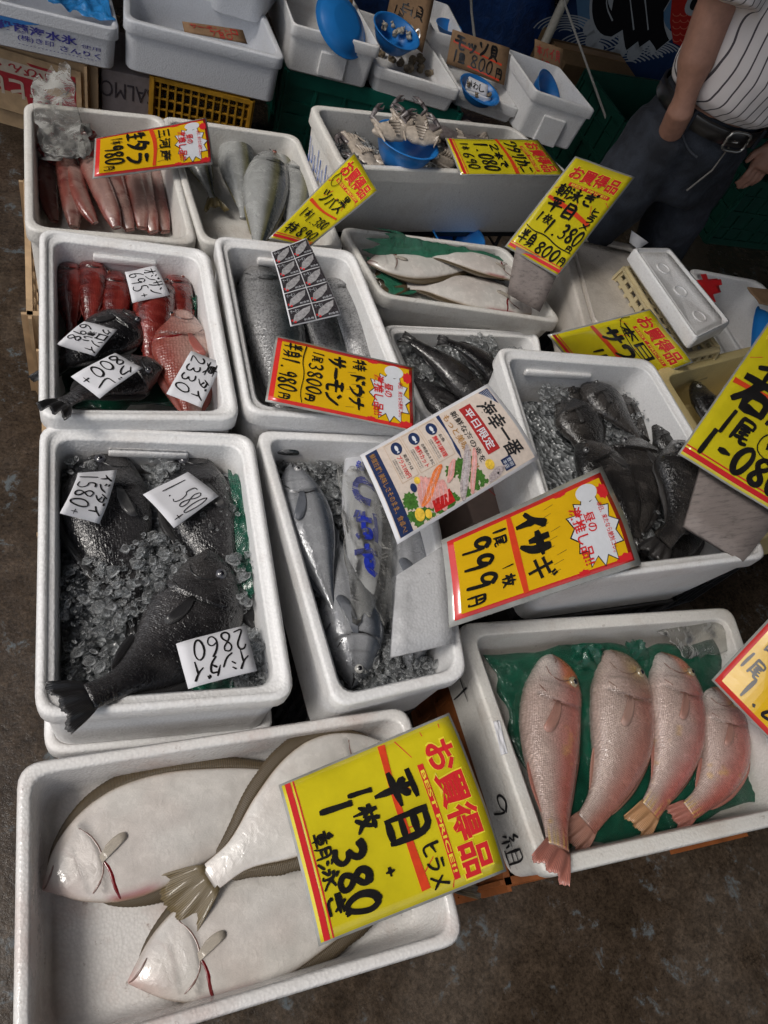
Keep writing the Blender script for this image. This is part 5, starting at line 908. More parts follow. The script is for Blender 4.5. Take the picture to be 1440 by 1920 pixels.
s=Sheet(corners([(925,1352),(937,1350),(952,1412),(940,1416)],[.4225]*4),0,0,th=.0006); t=sign_thing(s,'sticker','torn white sticker on the left rim of the tilefish box','sticker'); s.card(PAPER,t,'paper')
# ---------------- crates
def crate(name,label,O,U,Vv,lu,lv,z0,z1,col_mat,nx=10,nz=4,ny=None,group=None,bar=.006,rim=.014,top=True,cat='crate',open_=True,solid_=False):
    """O: front left bottom corner (front runs along U, depth along Vv)"""
    O=V3(*O);U=unit(U);Vv=unit(Vv);Z=V3(0,0,1);H=z1-z0; c=O+U*lu/2+Vv*lv/2; t=thing(name,(c[0],c[1],z0),label,cat,group); ny=ny or max(2,int(nx*lv/lu))
    for nm,o,d,n_,L,nn in (('front_side',O,U,-Vv,lu,nx),('back_side',O+Vv*lv,U,Vv,lu,nx),('left_side',O,Vv,-U,lv,ny),('right_side',O+U*lu,Vv,U,lv,ny)):
        g=G(); ax=(d,n_,Z); inn=-n_*.006
        for zz,hh in((z1-rim/2,rim),(z0+rim/2,rim),(z0+H*.5,rim*.6)): g.box(o+d*L/2+inn+V3(0,0,zz-o[2]) ,L*(1 if hh!=rim*.6 else .98),.010+(.004 if hh==rim else 0),hh,ax)
        for i in range(nn+1): g.box(o+d*(L*i/nn*.97+.015*L)+inn*1.1+V3(0,0,(z0+z1)/2-o[2]),bar if 0<i<nn else bar*3,.008,H-.004,ax)
        for i in range(1,nz): g.box(o+d*L/2+inn*1.2+V3(0,0,z0+H*i/nz-o[2]),L*.97,.006,bar*.8,ax)
        if solid_: g.box(o+d*L/2-n_*.012+V3(0,0,(z0+z1)/2-o[2]),L*.95,.003,H*.96,ax)
        part(nm,g,col_mat,t,smooth=False)
    g=G(); g.box(c+V3(0,0,z0-c[2]+.01),lu*.98,lv*.98,.008,(U,Vv,Z)); part('base',g,col_mat,t,smooth=False); return t
X1,Y1=V3(1,0,0),V3(0,1,0)
GRN=plain('green_crate_plastic',(.008,.13,.095),.42,.5,var=.15,bs=25); YEL=plain('yellow_crate_plastic',(.40,.21,.018),.45,.5,var=.25,bs=25,nb=.1); BEI=plain('beige_crate_plastic',(.42,.29,.17),.5,.4,var=.22,bs=22,nb=.15); ORG=plain('orange_brown_crate_plastic',(.22,.07,.02),.5,.4,var=.3,bs=20); DRK=plain('dark_grey_crate_plastic',(.03,.03,.032),.6,.4,var=.2,bs=20); BGR=plain('dark_green_crate_plastic',(.004,.045,.030),.5,.4,var=.15,bs=25)
a=P(283,142,.295);b=P(476,190,.295)
crate('yellow_crate','yellow lattice crate under the wide empty foam box',(a[0],a[1],.02),b-a,np.cross(V3(0,0,1),b-a),np.linalg.norm(b-a),.3,.02,.295,YEL,13,8,group='crates under the back row')
a=P(538,128,.335);b=P(866,212,.335)
crate('green_crate','dark green ribbed crate under the back row behind the crab box',(a[0],a[1],.0),b-a,np.cross(V3(0,0,1),b-a),np.linalg.norm(b-a),.36,.0,.335,GRN,6,3,solid_=True,group='crates under the back row',bar=.012,rim=.05)
a=P(168,118,.285);b=P(-160,18,.285); u_=unit(a-b)
tb=crate('beer_crate','beige beer crate with an upside down red label at the left edge',(a-u_*.46)*V3(1,1,0),u_,np.cross(V3(0,0,1),u_),.46,.33,.0,.285,BEI,4,2,group='crates under the back row',bar=.02,rim=.05)
o=(a-u_*.46); fr=-unit(np.cross(V3(0,0,1),u_)); 
def face(p0,u,zt,L,zb,off): return [p0+fr*off+V3(0,0,zt-p0[2])]
A_=o*V3(1,1,0)+fr*.014
# label panel: upside down, so the reading frame starts at the lower right
s=Sheet([A_+u_*.42+V3(0,0,.095),A_+u_*.02+V3(0,0,.095),A_+u_*.02+V3(0,0,.235),A_+u_*.42+V3(0,0,.235)]); s.n=fr
s.band('cream_panel',-.04,-.25,1.04,1.15,0,4); s.band('red_label',.0,.0,1,1,1,6); s.text('white_lettering','アサヒビール',.06,.10,.98,.58,bold=.03,layer=3); s.band('white_lettering',.12,.66,.98,.94,2,4); s.text('red_lettering','小びん・30本入',.16,.70,.94,.90,bold=.02,layer=4)
s.finish(tb,{'cream_panel':BEI,'red_label':plain('faded_red_label',(.33,.02,.03),.4),'white_lettering':plain('faded_cream_print',(.5,.42,.34),.4),'red_lettering':plain('faded_red_label',(.33,.02,.03),.4)})
# pale carton with upside down letters
a=P(190,128,.26);b=P(292,150,.26); u_=unit(b-a); ct=thing('carton',tuple((a+b)/2*V3(1,1,0)),'pale carton with upside down letters between beer crate and yellow crate','carton'); g=G(); vv=np.cross(V3(0,0,1),u_); L=np.linalg.norm(b-a)
g.box((a+b)/2+vv*.12-V3(0,0,.13),L,.24,.26,(u_,vv,V3(0,0,1))); part('box_body',g,plain('pale_carton',(.30,.26,.26),.8,.2,var=.1),ct,bevel=.003,smooth=False)
A_=a-vv*.0015; s=Sheet([A_+u_*L*.97-V3(0,0,.085),A_+u_*L*.02-V3(0,0,.085),A_+u_*L*.02-V3(0,0,.03),A_+u_*L*.97-V3(0,0,.03)]); s.n=-vv; s.text('dark_lettering','SALMON',.0,.0,1.3,.95,layer=2); s.finish(ct,{'dark_lettering':plain('faded_dark_print',(.06,.05,.06),.6)})
# crates and pallets under the front display
def under_crate(name,label,key,z1,mat,grow=-.02,nx=8,nz=3,group='crates under the front display',z0=0,**k):
    Q=BOX[key][0]; o=Q[3]-unit(Q[1]-Q[0])*grow+unit(Q[3]-Q[0])*grow; lu=np.linalg.norm(Q[2]-Q[3])+2*grow; lv=np.linalg.norm(Q[0]-Q[3])+2*grow; crate(name,label,(o[0],o[1],z0),Q[2]-Q[3],np.cross(V3(0,0,1),Q[2]-Q[3]),lu,lv,z0,z1,mat,nx,nz,group=group,**k)
under_crate('wooden_crate','orange brown crate under the box of pink tilefish','B6',.265,ORG,-.005,8,2,solid_=True,bar=.012,rim=.03)
under_crate('beige_crate','beige crate showing left of the red fish box','B3',.19,BEI,.018,8,3,bar=.012,rim=.03)
under_crate('beige_crate','beige crate at the far left under the gutted fish box','T1',.275,BEI,.015,8,3,bar=.012,rim=.03)
under_crate('beige_crate','beige crate hidden below the ice box of black fish','B2',.165,BEI,-.01,8,2,bar=.012,rim=.03)
under_crate('dark_crate','dark crate below the salmon box','B4',.19,DRK,-.02); under_crate('dark_crate','dark crate below the tuna box','B5',.30,DRK,-.02); under_crate('dark_crate','dark crate below the deep rockfish box','B7',.335,DRK,-.03)
under_crate('dark_crate','dark crate below the yellowtail box','T2',.275,DRK,-.02); under_crate('dark_crate','dark crate below the crab box','T3',.405,DRK,-.03); under_crate('dark_crate','dark crate below the halibut box','C1',.355,DRK,-.02,z0=.0); under_crate('dark_crate','dark crate below the yellow foam box','D1',.355,DRK,-.03); under_crate('dark_crate','dark crate below the taped box','D2',.325,DRK,-.03); under_crate('dark_crate','dark crate below the flatfish box','B1',.305,DRK,-.05); under_crate('dark_crate','dark crate below the long black fish','C2',.235,DRK,-.03)
# ---------------- things between the boxes and the man
LID=foam_mat('foam_grimy',(.62,.57,.51),.9,(.27,.22,.18),seed=11)
foam_box('E1','grimy grey foam slab behind the basket, worn and stained',[(1045,425),(1206,462),(1310,660),(1098,622)],.555,.16,mat=FOAM_T,groove=False,wall=.03,floor=.148,rad=.03,group='stained foam pieces at the right')
under_crate('dark_crate','dark crate below the grimy foam slab','E1',.39,DRK,-.03)
foam_box('E2','white foam lid lying tray side up on the beige basket',[(1187,463),(1256,463),(1372,604),(1306,636)],.66,.045,mat=FOAM,groove=False,wall=.008,taper=.006,floor=.03,rad=.012,group='stained foam pieces at the right')
Q,h,tl=BOX['E2']
for k in(.22,.5,.8):
    g=G(); c=Q[0]*(1-k)*.45+Q[1]*(1-k)*.55+Q[3]*k*.45+Q[2]*k*.55; c=c+V3(0,0,-h+.031); rr=.018; g.tube([c+V3(rr*math.cos(a),rr*math.sin(a),0) for a in np.linspace(0,6.283,24)],.0022,6,False); part('moulded_ring',g,FOAM,tl)
# basket
BASK=plain('cream_plastic',(.55,.46,.27),.45,.5,var=.08,bs=20)
def basket(label,px,z,h):
    C=corners(px,z); c=np.mean(C,0); t=thing('basket',(c[0],c[1],z-h),label,'basket')
    def wall_(nm,p0,p1,p2,p3,nu_,nv_,th_=1.5):  # lattice of bars on the quad p0 p1 (top) p2 p3 (bottom)
        g=G(); u=p1-p0; 
        n=unit(np.cross(p1-p0,p3-p0))
        for i in range(nu_+1):
            k=i/nu_; a=p0*(1-k)+p1*k; b=p3*(1-k)+p2*k; L=np.linalg.norm(b-a); d=unit(b-a); g.box((a+b)/2,L,.008*th_ if 0<i<nu_ else .02,.005,(d,unit(np.cross(n,d)),n))
        for j in range(nv_+1):
            k=j/nv_; a=p0*(1-k)+p3*k; b=p1*(1-k)+p2*k; L=np.linalg.norm(b-a); d=unit(b-a); g.box((a+b)/2,L,.009*th_ if 0<j<nv_ else .02,.0056,(d,unit(np.cross(n,d)),n))
        part(nm,g,BASK,t,smooth=False)
    I=[p+unit(c-p)*.0+V3(0,0,-h)+ (c-p)*V3(1,1,0)*-.10 for p in C]
    wall_('bottom_panel',C[0],C[1],C[2],C[3],4,9)
    wall_('side_panel',C[0],C[3],I[3],I[0],10,3); wall_('side_panel',C[1],C[2],I[2],I[1],10,3); wall_('end_panel',C[0],C[1],I[1],I[0],5,3); wall_('end_panel',C[3],C[2],I[2],I[3],5,3)
    g=G(); pts=[p+unit((p-c)*V3(1,1,0))*.012 for p in I]; g.tube(pts+[pts[0],pts[1]],.007,8); part('rim',g,BASK,t)
    return t
basket('upturned cream plastic basket with rows of slots below the foam lid',[(1172,505),(1232,503),(1345,655),(1272,672)],.585,.085)
g=G(); g.box((0,0,0),1,1,1)
# red tape on the box by the man
s=Sheet(corners([(1305,525),(1345,522),(1352,548),(1318,556)],[.534,.534,.534,.534]),0,0,th=.0008); t=sign_thing(s,'tape','bright red tape stuck across the corner of the foam box by the man','tape'); s.card(REDINK,t,'strip',n=6); s.band('strip_end',.3,-.35,.55,1.5,1); s.band('strip_end',.62,.1,1.15,.5,1); s.finish(t,{'strip_end':REDINK})
# loose lid, paper scrap and flyer by the man
s=Sheet(corners([(1184,432),(1216,455),(1196,468),(1180,455)],[.60,.58,.565,.57]),.01,0,th=.001); t=sign_thing(s,'paper_scrap','crumpled scrap of white foil beside the foam lid','paper scrap'); s.card(PAPER,t,'paper')
s=Sheet(corners([(1402,538),(1470,545),(1480,580),(1425,568)],[.55,.55,.545,.545]),0,0,th=.004); t=sign_thing(s,'cardboard_sign','brown cardboard piece lying at the right edge behind the taped box','cardboard sign'); s.card(CARDB,t,'card')
# carton with red mark between boxes
g=G(); a=P(950,905,.40); t=thing('carton',(a[0],a[1],.0),'pinkish brown carton with a red round mark behind the leaflet','carton'); g.box((a[0],a[1],.2),.24,.2,.4); part('box_body',g,plain('brown_carton',(.25,.18,.15),.8,.2,var=.1,bs=30),t,bevel=.003,smooth=False)
s=Sheet([V3(a[0]-.07,a[1]+.05,.401),V3(a[0]+.07,a[1]+.05,.401),V3(a[0]+.07,a[1]-.06,.401),V3(a[0]-.07,a[1]-.06,.401)]); s.stroke('red_mark',[(.5+.4*math.cos(k),.5+.42*math.sin(k)) for k in np.linspace(0,6.28,16)],.003,2,False); s.text('red_mark','下',.3,.25,.7,.75,layer=2); s.finish(t,{'red_mark':plain('red_marker',(.45,.03,.03),.4)})
# ---------------- writing on the boxes
def face_sheet(key,ia,ib,s0,s1,z0,z1,tap,off=.0022):
    Q,h,t=BOX[key]; a=Q[ia];b=Q[ib];u=unit(b-a); c=np.mean(Q,0); n=unit(np.cross(V3(0,0,1),u)); n=-n if np.dot(c-a,n)>0 else n; L=np.linalg.norm(b-a)
    def q(s_,z): k=(-z-.04)/(h-.04); return a+u*L*s_+V3(0,0,z)-n*(.007+(tap-.007)*max(0,k))+n*off
    sh=Sheet([q(s0,z0),q(s1,z0),q(s1,z1),q(s0,z1)],0,0); sh.n=n; sh.seed=0; return sh,t
INK={'marker_writing':plain('black_marker_ink',(.018,.018,.02),.35),'blue_writing':plain('blue_marker',(.04,.12,.45),.5),'navy_lettering':plain('violet_blue_print',(.05,.05,.28),.5),'blue_wave_print':plain('sky_blue_print',(.06,.28,.72),.5,var=.3,bs=8),'red_writing':plain('pink_red_marker',(.6,.05,.12),.5)}
s,t=face_sheet('B6',0,3,.04,.98,-.038,-.14,.012)
for st,w_ in (([(.08,.35),(.06,.55),(.1,.7),(.14,.55),(.13,.4),(.08,.35)],.004),([(.16,.3),(.27,.3)],.005),([(.16,.3),(.15,.75)],.005),([(.22,.15),(.22,.9)],.005)): s.stroke('marker_writing',st,w_,2)
s.hand('marker_writing','9',.66,.12,.79,.80,w=6,layer=2); s.hand('marker_writing','組' if '組' in GL else '目',.83,.12,.97,.88,w=5,layer=2); s.finish(t,INK)
s,t=face_sheet('T3',0,3,.08,.95,-.03,-.17,.02); 
for i in range(9): s.stroke('blue_writing',[(.12+.09*i,.2+.1*(i%3)),(.16+.09*i,.75-.1*(i%2)),(.1+.09*i,.6)],.004,2)
s.finish(t,INK)
s,t=face_sheet('T2',0,3,.25,.8,-.045,-.12,.012)
s.stroke('red_writing',[(.1,.4),(.2,.1),(.3,.7),(.4,.2),(.5,.8),(.55,.3),(.7,.4)],.004,2); s.finish(t,INK)
s,t=face_sheet('U2',3,2,.45,.7,-.035,-.10,.012); s.hand('marker_writing','31',.0,.1,.95,.8,w=.12,layer=2); s.finish(t,INK)
s,t=face_sheet('L1',3,2,.02,.98,-.040,-.125,.012)
s.poly('blue_wave_print',[(.0,-.02),(.62,-.02),(.5,.18),(.35,.6),(.15,.75),(0,.95)],1); s.text('navy_lettering','殺菌海水氷',.40,.10,.80,.42,bold=.03,layer=3); s.text('navy_lettering','使用',.82,.30,.92,.44,layer=3); s.text('navy_lettering','(株)き印',.50,.46,.68,.68,bold=.01,layer=3); s.text('navy_lettering','さんりく',.71,.52,.92,.72,bold=.02,layer=3); s.text('navy_lettering','.....................',.5,.78,.9,.80,layer=3); s.finish(t,INK)
film('blue plastic sheet bulging in the lettered box at the top left',[(60,-60),(195,-40),(222,42),(80,10)],[.44,.44,.425,.425],.03,14,mat=film_mat('blue_film',(.03,.25,.62),.2,.9),seed=21,group='blue plastic sheets',name='blue_sheet',jag=.2)
# ---------------- cloths behind
TARP=film_mat('blue_tarp',(.008,.045,.17),.45,1.0)
def hang(name,label,px,Y,cat,mat,amp=.02,n=24,seed=0,solid=.002):
    C=[PY(x,y,Y) for x,y in px]; g=G(); rows=[]
    for i in range(n):
        r=[]
        for j in range(n):
            u,v=i/(n-1),j/(n-1); p=(1-u)*(1-v)*C[0]+u*(1-v)*C[1]+u*v*C[2]+(1-u)*v*C[3]; r.append(p+V3(0,amp*(math.sin(u*19+v*4+seed)*.6+fbm([p],5,seed)[0]),0))
        rows.append(r)
    g.grid(rows,flip=True); return part(name,g,mat,None,label=label,cat=cat,solid=solid)
hang('blue_tarp','dark blue tarpaulin hung behind the back row',[(560,-420),(1052,-330),(1035,250),(620,130)],3.35,'tarpaulin',TARP,.03)
C=[PY(x,y,3.25) for x,y in((1020,-330),(1400,-330),(1330,330),(1035,130))]
zt,zb_=2.15,.25; x0,x1=C[0][0]-.35,C[1][0]+.8
def wp(x,y,Y=3.25): q=PY(x,y,Y); return q
p1=wp(1035,60);p2=wp(1330,60)
XL=p1[0]; 
s=Sheet([V3(XL,3.25,2.1),V3(XL+1.75,3.25,2.1),V3(XL+1.75,3.25,.15),V3(XL,3.25,.15)],0,0,th=.003); s.n=V3(0,-1,0); tf=sign_thing(s,'fishing_banner','dark blue fishing banner with waves, big black writing and a red fish','banner'); s.card(plain('navy_cloth',(.012,.03,.085),.9,.1,var=.25,bs=6),tf,'cloth',n=20)
def fu(px,py): q=wp(px,py); return ((q[0]-XL)/1.75,(2.1-q[2])/1.95)
def FS(key,pts,w_,layer=3,taper=False): s.stroke(key,[fu(*p) for p in pts],w_,layer,taper)
BM={'wave_print':plain('pale_cloth_print',(.32,.34,.36),.9,.1,var=.1),'sky_field':plain('pale_blue_cloth',(.08,.16,.27),.9,.1,var=.15,bs=8),'black_writing':plain('black_cloth_print',(.008,.008,.01),.9,.1),'white_outline':plain('pale_cloth_print',(.32,.34,.36),.9,.1),'red_fish':plain('red_cloth_print',(.36,.02,.015),.9,.1,var=.1),'red_scales':plain('pink_cloth_print',(.5,.12,.08),.9,.1)}
s.poly('sky_field',[fu(*p) for p in((1075,-60),(1290,-60),(1265,40),(1235,90),(1170,60),(1085,50))],1)
for k in range(7):
    for cx_,cy_,m_ in ((1110,95,1),(1180,120,1),(1225,105,.8),(1060,60,.9)): FS('wave_print',[(cx_+(14+9*k)*m_*math.cos(a),cy_+(6+5*k)*m_*math.sin(a)) for a in np.linspace(3.4,5.9,9)],.006,2)
for cx_,cy_ in ((1108,50),(1112,72),(1117,95),(1150,108),(1165,92),(1190,98),(1205,80)): s.ell('wave_print',*fu(cx_,cy_),.022,.02,4)
for dx in(0,): 
    for st in ([(1130,-40),(1122,10),(1135,45),(1160,50),(1170,-20)],[(1150,-30),(1195,-20),(1250,-35)],[(1165,10),(1210,5),(1240,15)],[(1175,-40),(1180,50),(1190,75)],[(1205,-40),(1200,20),(1215,70)],[(1225,-30),(1225,50),(1240,80)]):
        FS('white_outline',st,.115,4); FS('black_writing',st,.085,6)
for st in ([(1140,-30),(1135,10),(1148,38)],[(1180,-10),(1188,55)],[(1208,-10),(1215,55)]): FS('white_outline',st,.006,7)
s.poly('red_fish',[fu(*p) for p in((1262,-30),(1330,-40),(1345,20),(1318,70),(1285,90),(1262,80),(1256,40))],5)
for i in range(5):
    for j in range(4): cx_,cy_=1268+j*14,25+i*12; FS('red_scales',[(cx_+7*math.cos(a),cy_+5*math.sin(a)) for a in np.linspace(0,3.14,6)],.004,6)
s.ell('white_outline',*fu(1305,5),.03,.028,6); s.ell('black_writing',*fu(1305,5),.017,.016,7)
s.finish(tf,BM)
# striped band and pale post, ropes
ROPE=plain('pale_rope',(.30,.29,.27),.8,.2)
g=G(); g.tube([wp(878,-150,3.2),wp(884,20,3.15),wp(893,98,3.05)],.006,8); part('rope',g,ROPE,None,label='pale rope hanging straight down before the blue tarpaulin',cat='rope',group='ropes at the back')
g=G(); g.tube([wp(1030,-140,3.0),wp(1060,10,2.9),wp(1140,232,2.6)],.005,8); part('rope',g,ROPE,None,label='thin pale cord running diagonally before the banner',cat='rope',group='ropes at the back')
g=G(); g.tube([V3(XL-.03,3.22,0),V3(XL-.03,3.22,2.6)],.02,8); part('post',g,plain('pale_post',(.35,.33,.28),.6),None,label='pale upright post between tarpaulin and banner',cat='post')
def cbox(name,label,px,z,dx,dy,h,mat,cat='cardboard box',group='boxes and crates behind the back row'):
    a=P(*px,z); g=G(); g.box((a[0]+dx/2,a[1]+dy/2,z-h/2),dx,dy,h); t=thing(name,(a[0]+dx/2,a[1]+dy/2,z-h),label,cat,group); part('carton_body',g,mat,t,smooth=False,bevel=.004); g=G()
    g.box((a[0]+dx/2,a[1]+dy/2,z+.0015),dx*.96,.05,.002); part('packing_tape',g,plain('brown_tape',(.22,.13,.06),.35),t,smooth=False)
cbox('cardboard_box','brown cardboard box behind the tall foam box at the end of the row',(1060,118),.30,.40,.3,.30,plain('dim_cardboard',(.13,.085,.045),.8,.2,var=.1,bs=40))
a=P(1172,228,.38); crate('green_crate','green crate standing beside the man below the banner',(a[0],a[1],0),V3(1,.1,0),V3(-.1,1,0),.5,.36,.0,.38,BGR,6,4,solid_=True,group='crates at the back right',bar=.01,rim=.03)
a=P(1420,330,.35); crate('green_crate','dark green crate behind the legs of the man at right',(a[0],a[1],0),V3(1,0,0),V3(0,1,0),.5,.36,.0,.33,BGR,6,4,solid_=True,group='crates at the back right',bar=.01,rim=.03)
# ---------------- the man
YB=1.60
def pj(x,y,dy=0): return PY(x,y,YB+dy)
KX=.86
def loft(rings,n=28):
    """rings: (centre, rx, ry) around z, or (centre, rx, ry, axisA, axisB)"""
    g=G(); rows=[]
    for r_ in rings:
        c,rx,ry=r_[:3]; a_,b_=(V3(1,0,0),V3(0,1,0)) if len(r_)<5 else r_[3:5]; rows.append([V3(*c)+a_*rx*KX*math.cos(q)+b_*ry*math.sin(q) for q in np.linspace(0,2*math.pi,n,endpoint=False)])
    g.grid(rows,closed_v=True); m_=len(rows)-1; g.f+=[tuple(range(n))[::-1],tuple(m_*n+i for i in range(n))]; g.m+=[0,0]; return g
def limb(path,rad,n=20): g=G(); g.tube(path,rad,n); return g
def fuse(name,gs,mat,parent,voxel=.007,smooth=6,**k):
    g=G()
    for q in gs: o=len(g.v); g.v+=q.v; g.f+=[tuple(o+i for i in f) for f in q.f]; g.m+=[0]*len(q.f); g.uv+=[(0,0)]*len(q.v); g.c+=[(1,1,1)]*len(q.v)
    o=part(name,g,mat,parent,**k); r=o.modifiers.new('r','REMESH'); r.mode='VOXEL'; r.voxel_size=voxel; r.use_smooth_shade=True; s_=o.modifiers.new('s','SMOOTH'); s_.iterations=smooth; s_.factor=.6
    d=bpy.data.textures.get('folds') or bpy.data.textures.new('folds','CLOUDS'); d.noise_scale=.09
    if name in('shirt','jeans'): m_=o.modifiers.new('d','DISPLACE'); m_.texture=d; m_.strength=.02 if name=='jeans' else .012; m_.mid_level=.5
    return o
belt_c=pj(1390,256,-.15); ZB=belt_c[2]; cx_=belt_c[0]; man=thing('person',(cx_,YB,0),'man in white pinstriped shirt, black belt and dark jeans, hand in his pocket','person')
SKIN=plain('weathered_skin',(.30,.155,.11),.5,.4,var=.14,bs=55,nb=.12)
def jeans_mat():
    m,nt,b=newmat('dark_blue_jeans'); n=noise(nt,9,6,.6); n2=noise(nt,400,2,.5); r=ramp(nt,n.outputs[0],[(.42,(.004,.0055,.010)),(.74,(.032,.040,.058))]); r2=ramp(nt,n2.outputs[0],[(.3,.8),(.7,1.2)]); c=mix(nt,1.0,r.outputs[0],r2.outputs[0],'MULTIPLY'); nt.links.new(c,b.inputs['Base Color']); b.inputs['Roughness'].default_value=.85; bump(nt,b,n.outputs[0],.6,.02); return m
def shirt_mat():
    m,nt,b=newmat('pinstriped_cotton'); tc=N(nt,'ShaderNodeTexCoord'); sp=N(nt,'ShaderNodeSeparateXYZ'); nt.links.new(tc.outputs['Object'],sp.inputs[0]); nz=noise(nt,7,3,.5)
    a=N(nt,'ShaderNodeMath',operation='MULTIPLY'); a.inputs[1].default_value=.004; nt.links.new(nz.outputs[0],a.inputs[0]); ad=N(nt,'ShaderNodeMath',operation='ADD'); nt.links.new(sp.outputs[0],ad.inputs[0]); nt.links.new(a.outputs[0],ad.inputs[1])
    f=N(nt,'ShaderNodeMath',operation='MULTIPLY'); f.inputs[1].default_value=1/.021; nt.links.new(ad.outputs[0],f.inputs[0]); fr=N(nt,'ShaderNodeMath',operation='FRACT'); nt.links.new(f.outputs[0],fr.inputs[0]); lt=N(nt,'ShaderNodeMath',operation='LESS_THAN'); lt.inputs[1].default_value=.14; nt.links.new(fr.outputs[0],lt.inputs[0])
    c=mix(nt,lt.outputs[0],(.62,.58,.58),(.06,.05,.06)); nt.links.new(c,b.inputs['Base Color']); b.inputs['Roughness'].default_value=.85; bump(nt,b,nz.outputs[0],.5,.02); return m
  
kneeR=V3(cx_+.13,YB-.04,.45); footR=V3(cx_+.15,YB-.02,.06); hipL=V3(cx_-.075,YB,ZB-.12); hipR=V3(cx_+.08,YB,ZB-.12)
kneeL=V3(cx_-.20,YB-.05,.46); footL=V3(cx_-.24,YB-.02,.06)
# body
head=V3(cx_,YB,ZB+.66)
bodyg=[loft([((cx_,YB,ZB-.1),.15,.11),((cx_,YB-.01,ZB+.1),.155,.13),((cx_,YB,ZB+.3),.165,.115),((cx_,YB,ZB+.43),.15,.09),((cx_,YB,ZB+.48),.06,.055),((cx_,YB-.01,ZB+.56),.055,.055)]),
 limb([hipL,kneeL,footL],[.085,.055,.04]),limb([hipR,kneeR,footR],[.085,.055,.04]),limb([footL,footL+V3(-.02,-.13,-.03)],[.045,.035]),limb([footR,footR+V3(.02,-.13,-.03)],[.045,.035])]
gh=G(); gh.sphere(head,.075,.092,.115,20,14); gh.sphere(head+V3(0,-.05,-.06),.045,.045,.04); gh.sphere(head+V3(0,-.095,-.012),.013,.018,.022,8,6); gh.sphere(head+V3(.076,0,-.005),.01,.02,.03,8,6); gh.sphere(head+V3(-.076,0,-.005),.01,.02,.03,8,6); bodyg.append(gh)
sh1=pj(1392,-70,-.02); el=pj(1306,118,-.09); wr=pj(1274,212,-.15); 
sh1=V3(cx_-.17,YB,ZB+.40); wr=pj(1276,208,-.09); el=lerp(sh1,wr,.52)+V3(-.018,.02,0)
hd=V3(cx_-.085,YB-.03,ZB-.15)
bodyg.append(limb([sh1,(sh1+el)/2+V3(-.02,0,0),el,(el+wr)/2+V3(-.004,0,0),wr,hd],[.055,.049,.045,.043,.032,.03]))
sh2=V3(cx_+.19,YB,ZB+.40); el2=V3(cx_+.29,YB-.02,ZB+.14); wr2=V3(cx_+.235,YB-.06,ZB-.03); bodyg.append(limb([sh2,el2,wr2],[.055,.045,.031]))
# hands, with fingers
def hand(w_,d,side):
    gs=[]; d=unit(d); a_=unit(np.cross(d,V3(0,1,0))); gs.append(limb([w_,w_+d*.045,w_+d*.085],[.027,.036,.034],12))
    for i,l in enumerate((.068,.078,.072,.056)): o=w_+d*.08+a_*(i-1.5)*.019; gs.append(limb([o,o+d*l*.5+V3(0,-.006,0),o+d*l+V3(0,.004,0)],[.0095,.009,.007],8))
    o=w_+d*.03+a_*side*.028; gs.append(limb([o,o+d*.03+a_*side*.025,o+d*.06+a_*side*.03],[.012,.011,.008],8)); return gs
bodyg+=hand(lerp(wr,hd,.45),hd-wr,1)+hand(wr2,V3(-.2,-.1,-1),-1)
fuse('body',bodyg,SKIN,man,.006,3)
g=G(); g.sphere(head+V3(0,.012,.03),.081,.095,.1,20,12); part('hair',g,plain('grey_hair',(.08,.075,.07),.7,.3,var=.4,bs=200),man)
for s_ in(-1,1): g=G(); g.sphere(head+V3(.03*s_,-.085,.0),.012,.008,.009,10,6); part('eye',g,plain('eye_dark',(.05,.03,.02),.2),man)
g=G(); g.tube([head+V3(-.022,-.092,-.055),head+V3(0,-.098,-.056),head+V3(.022,-.092,-.055)],.004,6); part('mouth',g,plain('lips',(.25,.09,.07),.5),man)
# clothes
jg=[loft([((cx_,YB,ZB-.24),.155,.115),((cx_,YB,ZB-.12),.172,.13),((cx_,YB,ZB-.02),.165,.132),((cx_,YB,ZB+.012),.163,.132)]),limb([hipL+V3(0,0,.03),(hipL+kneeL)/2+V3(-.01,-.01,0),kneeL,(kneeL+footL)/2,footL+V3(0,0,-.01)],[.098,.09,.076,.07,.066],28),limb([hipR+V3(0,0,.03),(hipR+kneeR)/2,kneeR,(kneeR+footR)/2,footR+V3(0,0,-.01)],[.098,.09,.076,.07,.066],28)]
jg.append(limb([lerp(wr,hd,.40)+V3(.004,0,0),lerp(wr,hd,.75),hd+V3(0,-.008,-.02),hd+V3(.01,0,-.10)],[.050,.068,.074,.055],20))
jeans=fuse('jeans',jg,jeans_mat(),man,.008,8)
g=G(); pts=[]; 
for i in range(10): k=i/9; pts.append(V3(cx_-.135+.07*k,YB-.055-.075*k**.6,ZB-.03-.05*math.sin(k*1.6)))
g.tube(pts,.0035,6); part('pocket_seam',g,plain('jeans_seam',(.03,.035,.045),.8),jeans)
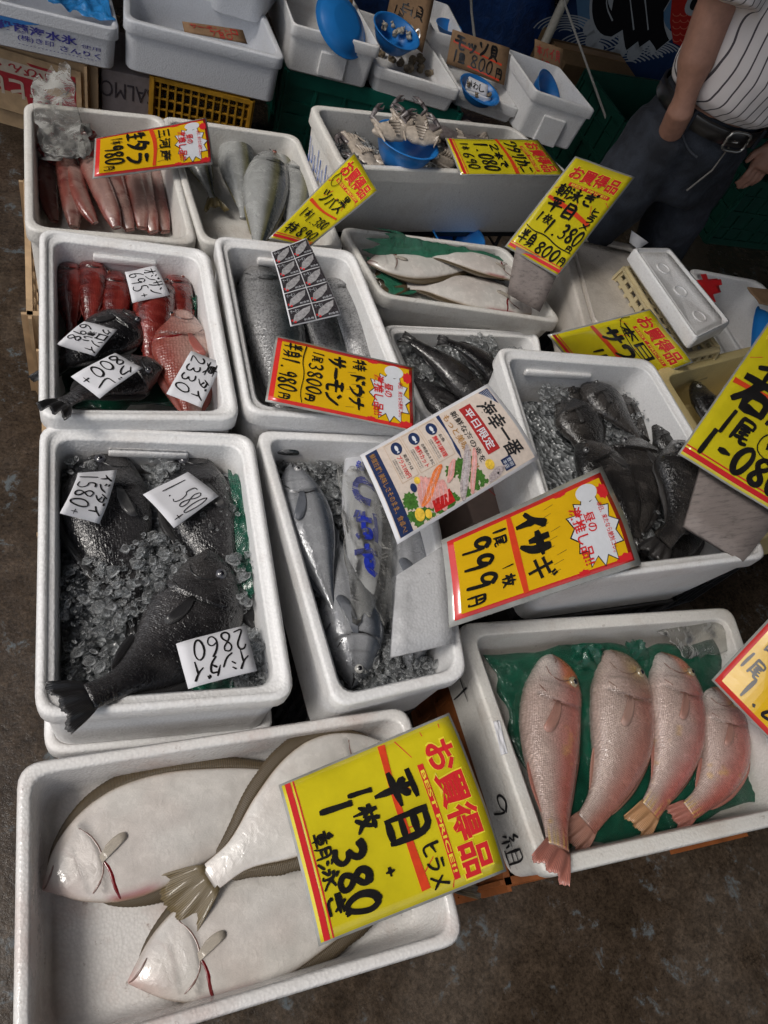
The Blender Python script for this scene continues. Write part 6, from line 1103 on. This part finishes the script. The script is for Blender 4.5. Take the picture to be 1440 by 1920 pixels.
g=G(); g.tube([V3(cx_+.0,YB-.137,ZB-.03),V3(cx_-.004,YB-.142,ZB-.1),V3(cx_-.03,YB-.135,ZB-.17)],.0025,6); part('fly_seam',g,plain('pale_stitching',(.16,.15,.14),.8),jeans)
sg=[loft([((cx_,YB-.005,ZB+.012),.163,.135),((cx_,YB-.018,ZB+.05),.185,.160),((cx_,YB-.025,ZB+.13),.195,.165),((cx_,YB-.012,ZB+.25),.195,.145),((cx_,YB,ZB+.36),.2,.125),((cx_,YB,ZB+.44),.17,.1),((cx_,YB,ZB+.49),.08,.075)]),
 limb([sh1+V3(.06,0,.03),sh1,pj(1366,6,-.06)],[.075,.078,.075],24),limb([sh2+V3(-.06,0,.03),sh2,lerp(sh2,el2,.55)],[.075,.078,.078],24)]
fuse('shirt',sg,shirt_mat(),man,.008,6)
LEA=plain('black_leather',(.012,.011,.011),.35,.5,coat=.3,var=.3)
g=G(); rows=[]
for zz,e in((-.034,0),(-.032,.006),(.0,.007),(.004,.006),(.006,0)): rows.append([V3(cx_+(.170+e)*KX*math.cos(a),YB-.002+(.139+e)*math.sin(a),ZB+zz-.0) for a in np.linspace(0,2*math.pi,64,endpoint=False)])
g.grid(rows,closed_v=True); belt=part('belt',g,LEA,man)
g=G(); c_=V3(cx_-.005,YB-.153,ZB-.014); p_=[]
for a in np.linspace(0,2*math.pi,28): p_.append(c_+V3(.034*math.copysign(abs(math.cos(a))**.5,math.cos(a)),0,.024*math.copysign(abs(math.sin(a))**.5,math.sin(a))))
g.tube(p_,.004,8,False); g.tube([c_+V3(.0,-.002,0),c_+V3(-.034,-.003,0)],.003,6); part('buckle',g,plain('dull_steel',(.35,.34,.32),.3,.5,metal=1,var=.1),belt)
for xx in(-.12,.09): g=G(); g.box((cx_+xx,YB-.004-.146*math.sqrt(1-(xx/.152)**2),ZB-.014),.012,.005,.052); part('belt_loop',g,jeans_mat(),jeans,bevel=.002)
for f_ in(footL,footR):
    g=G(); 
    for i in range(3): pass
    g.sphere(f_+V3(0,-.05,-.02),.05,.14,.045,16,8); part('shoe',g,plain('black_rubber',(.015,.015,.015),.5),man)
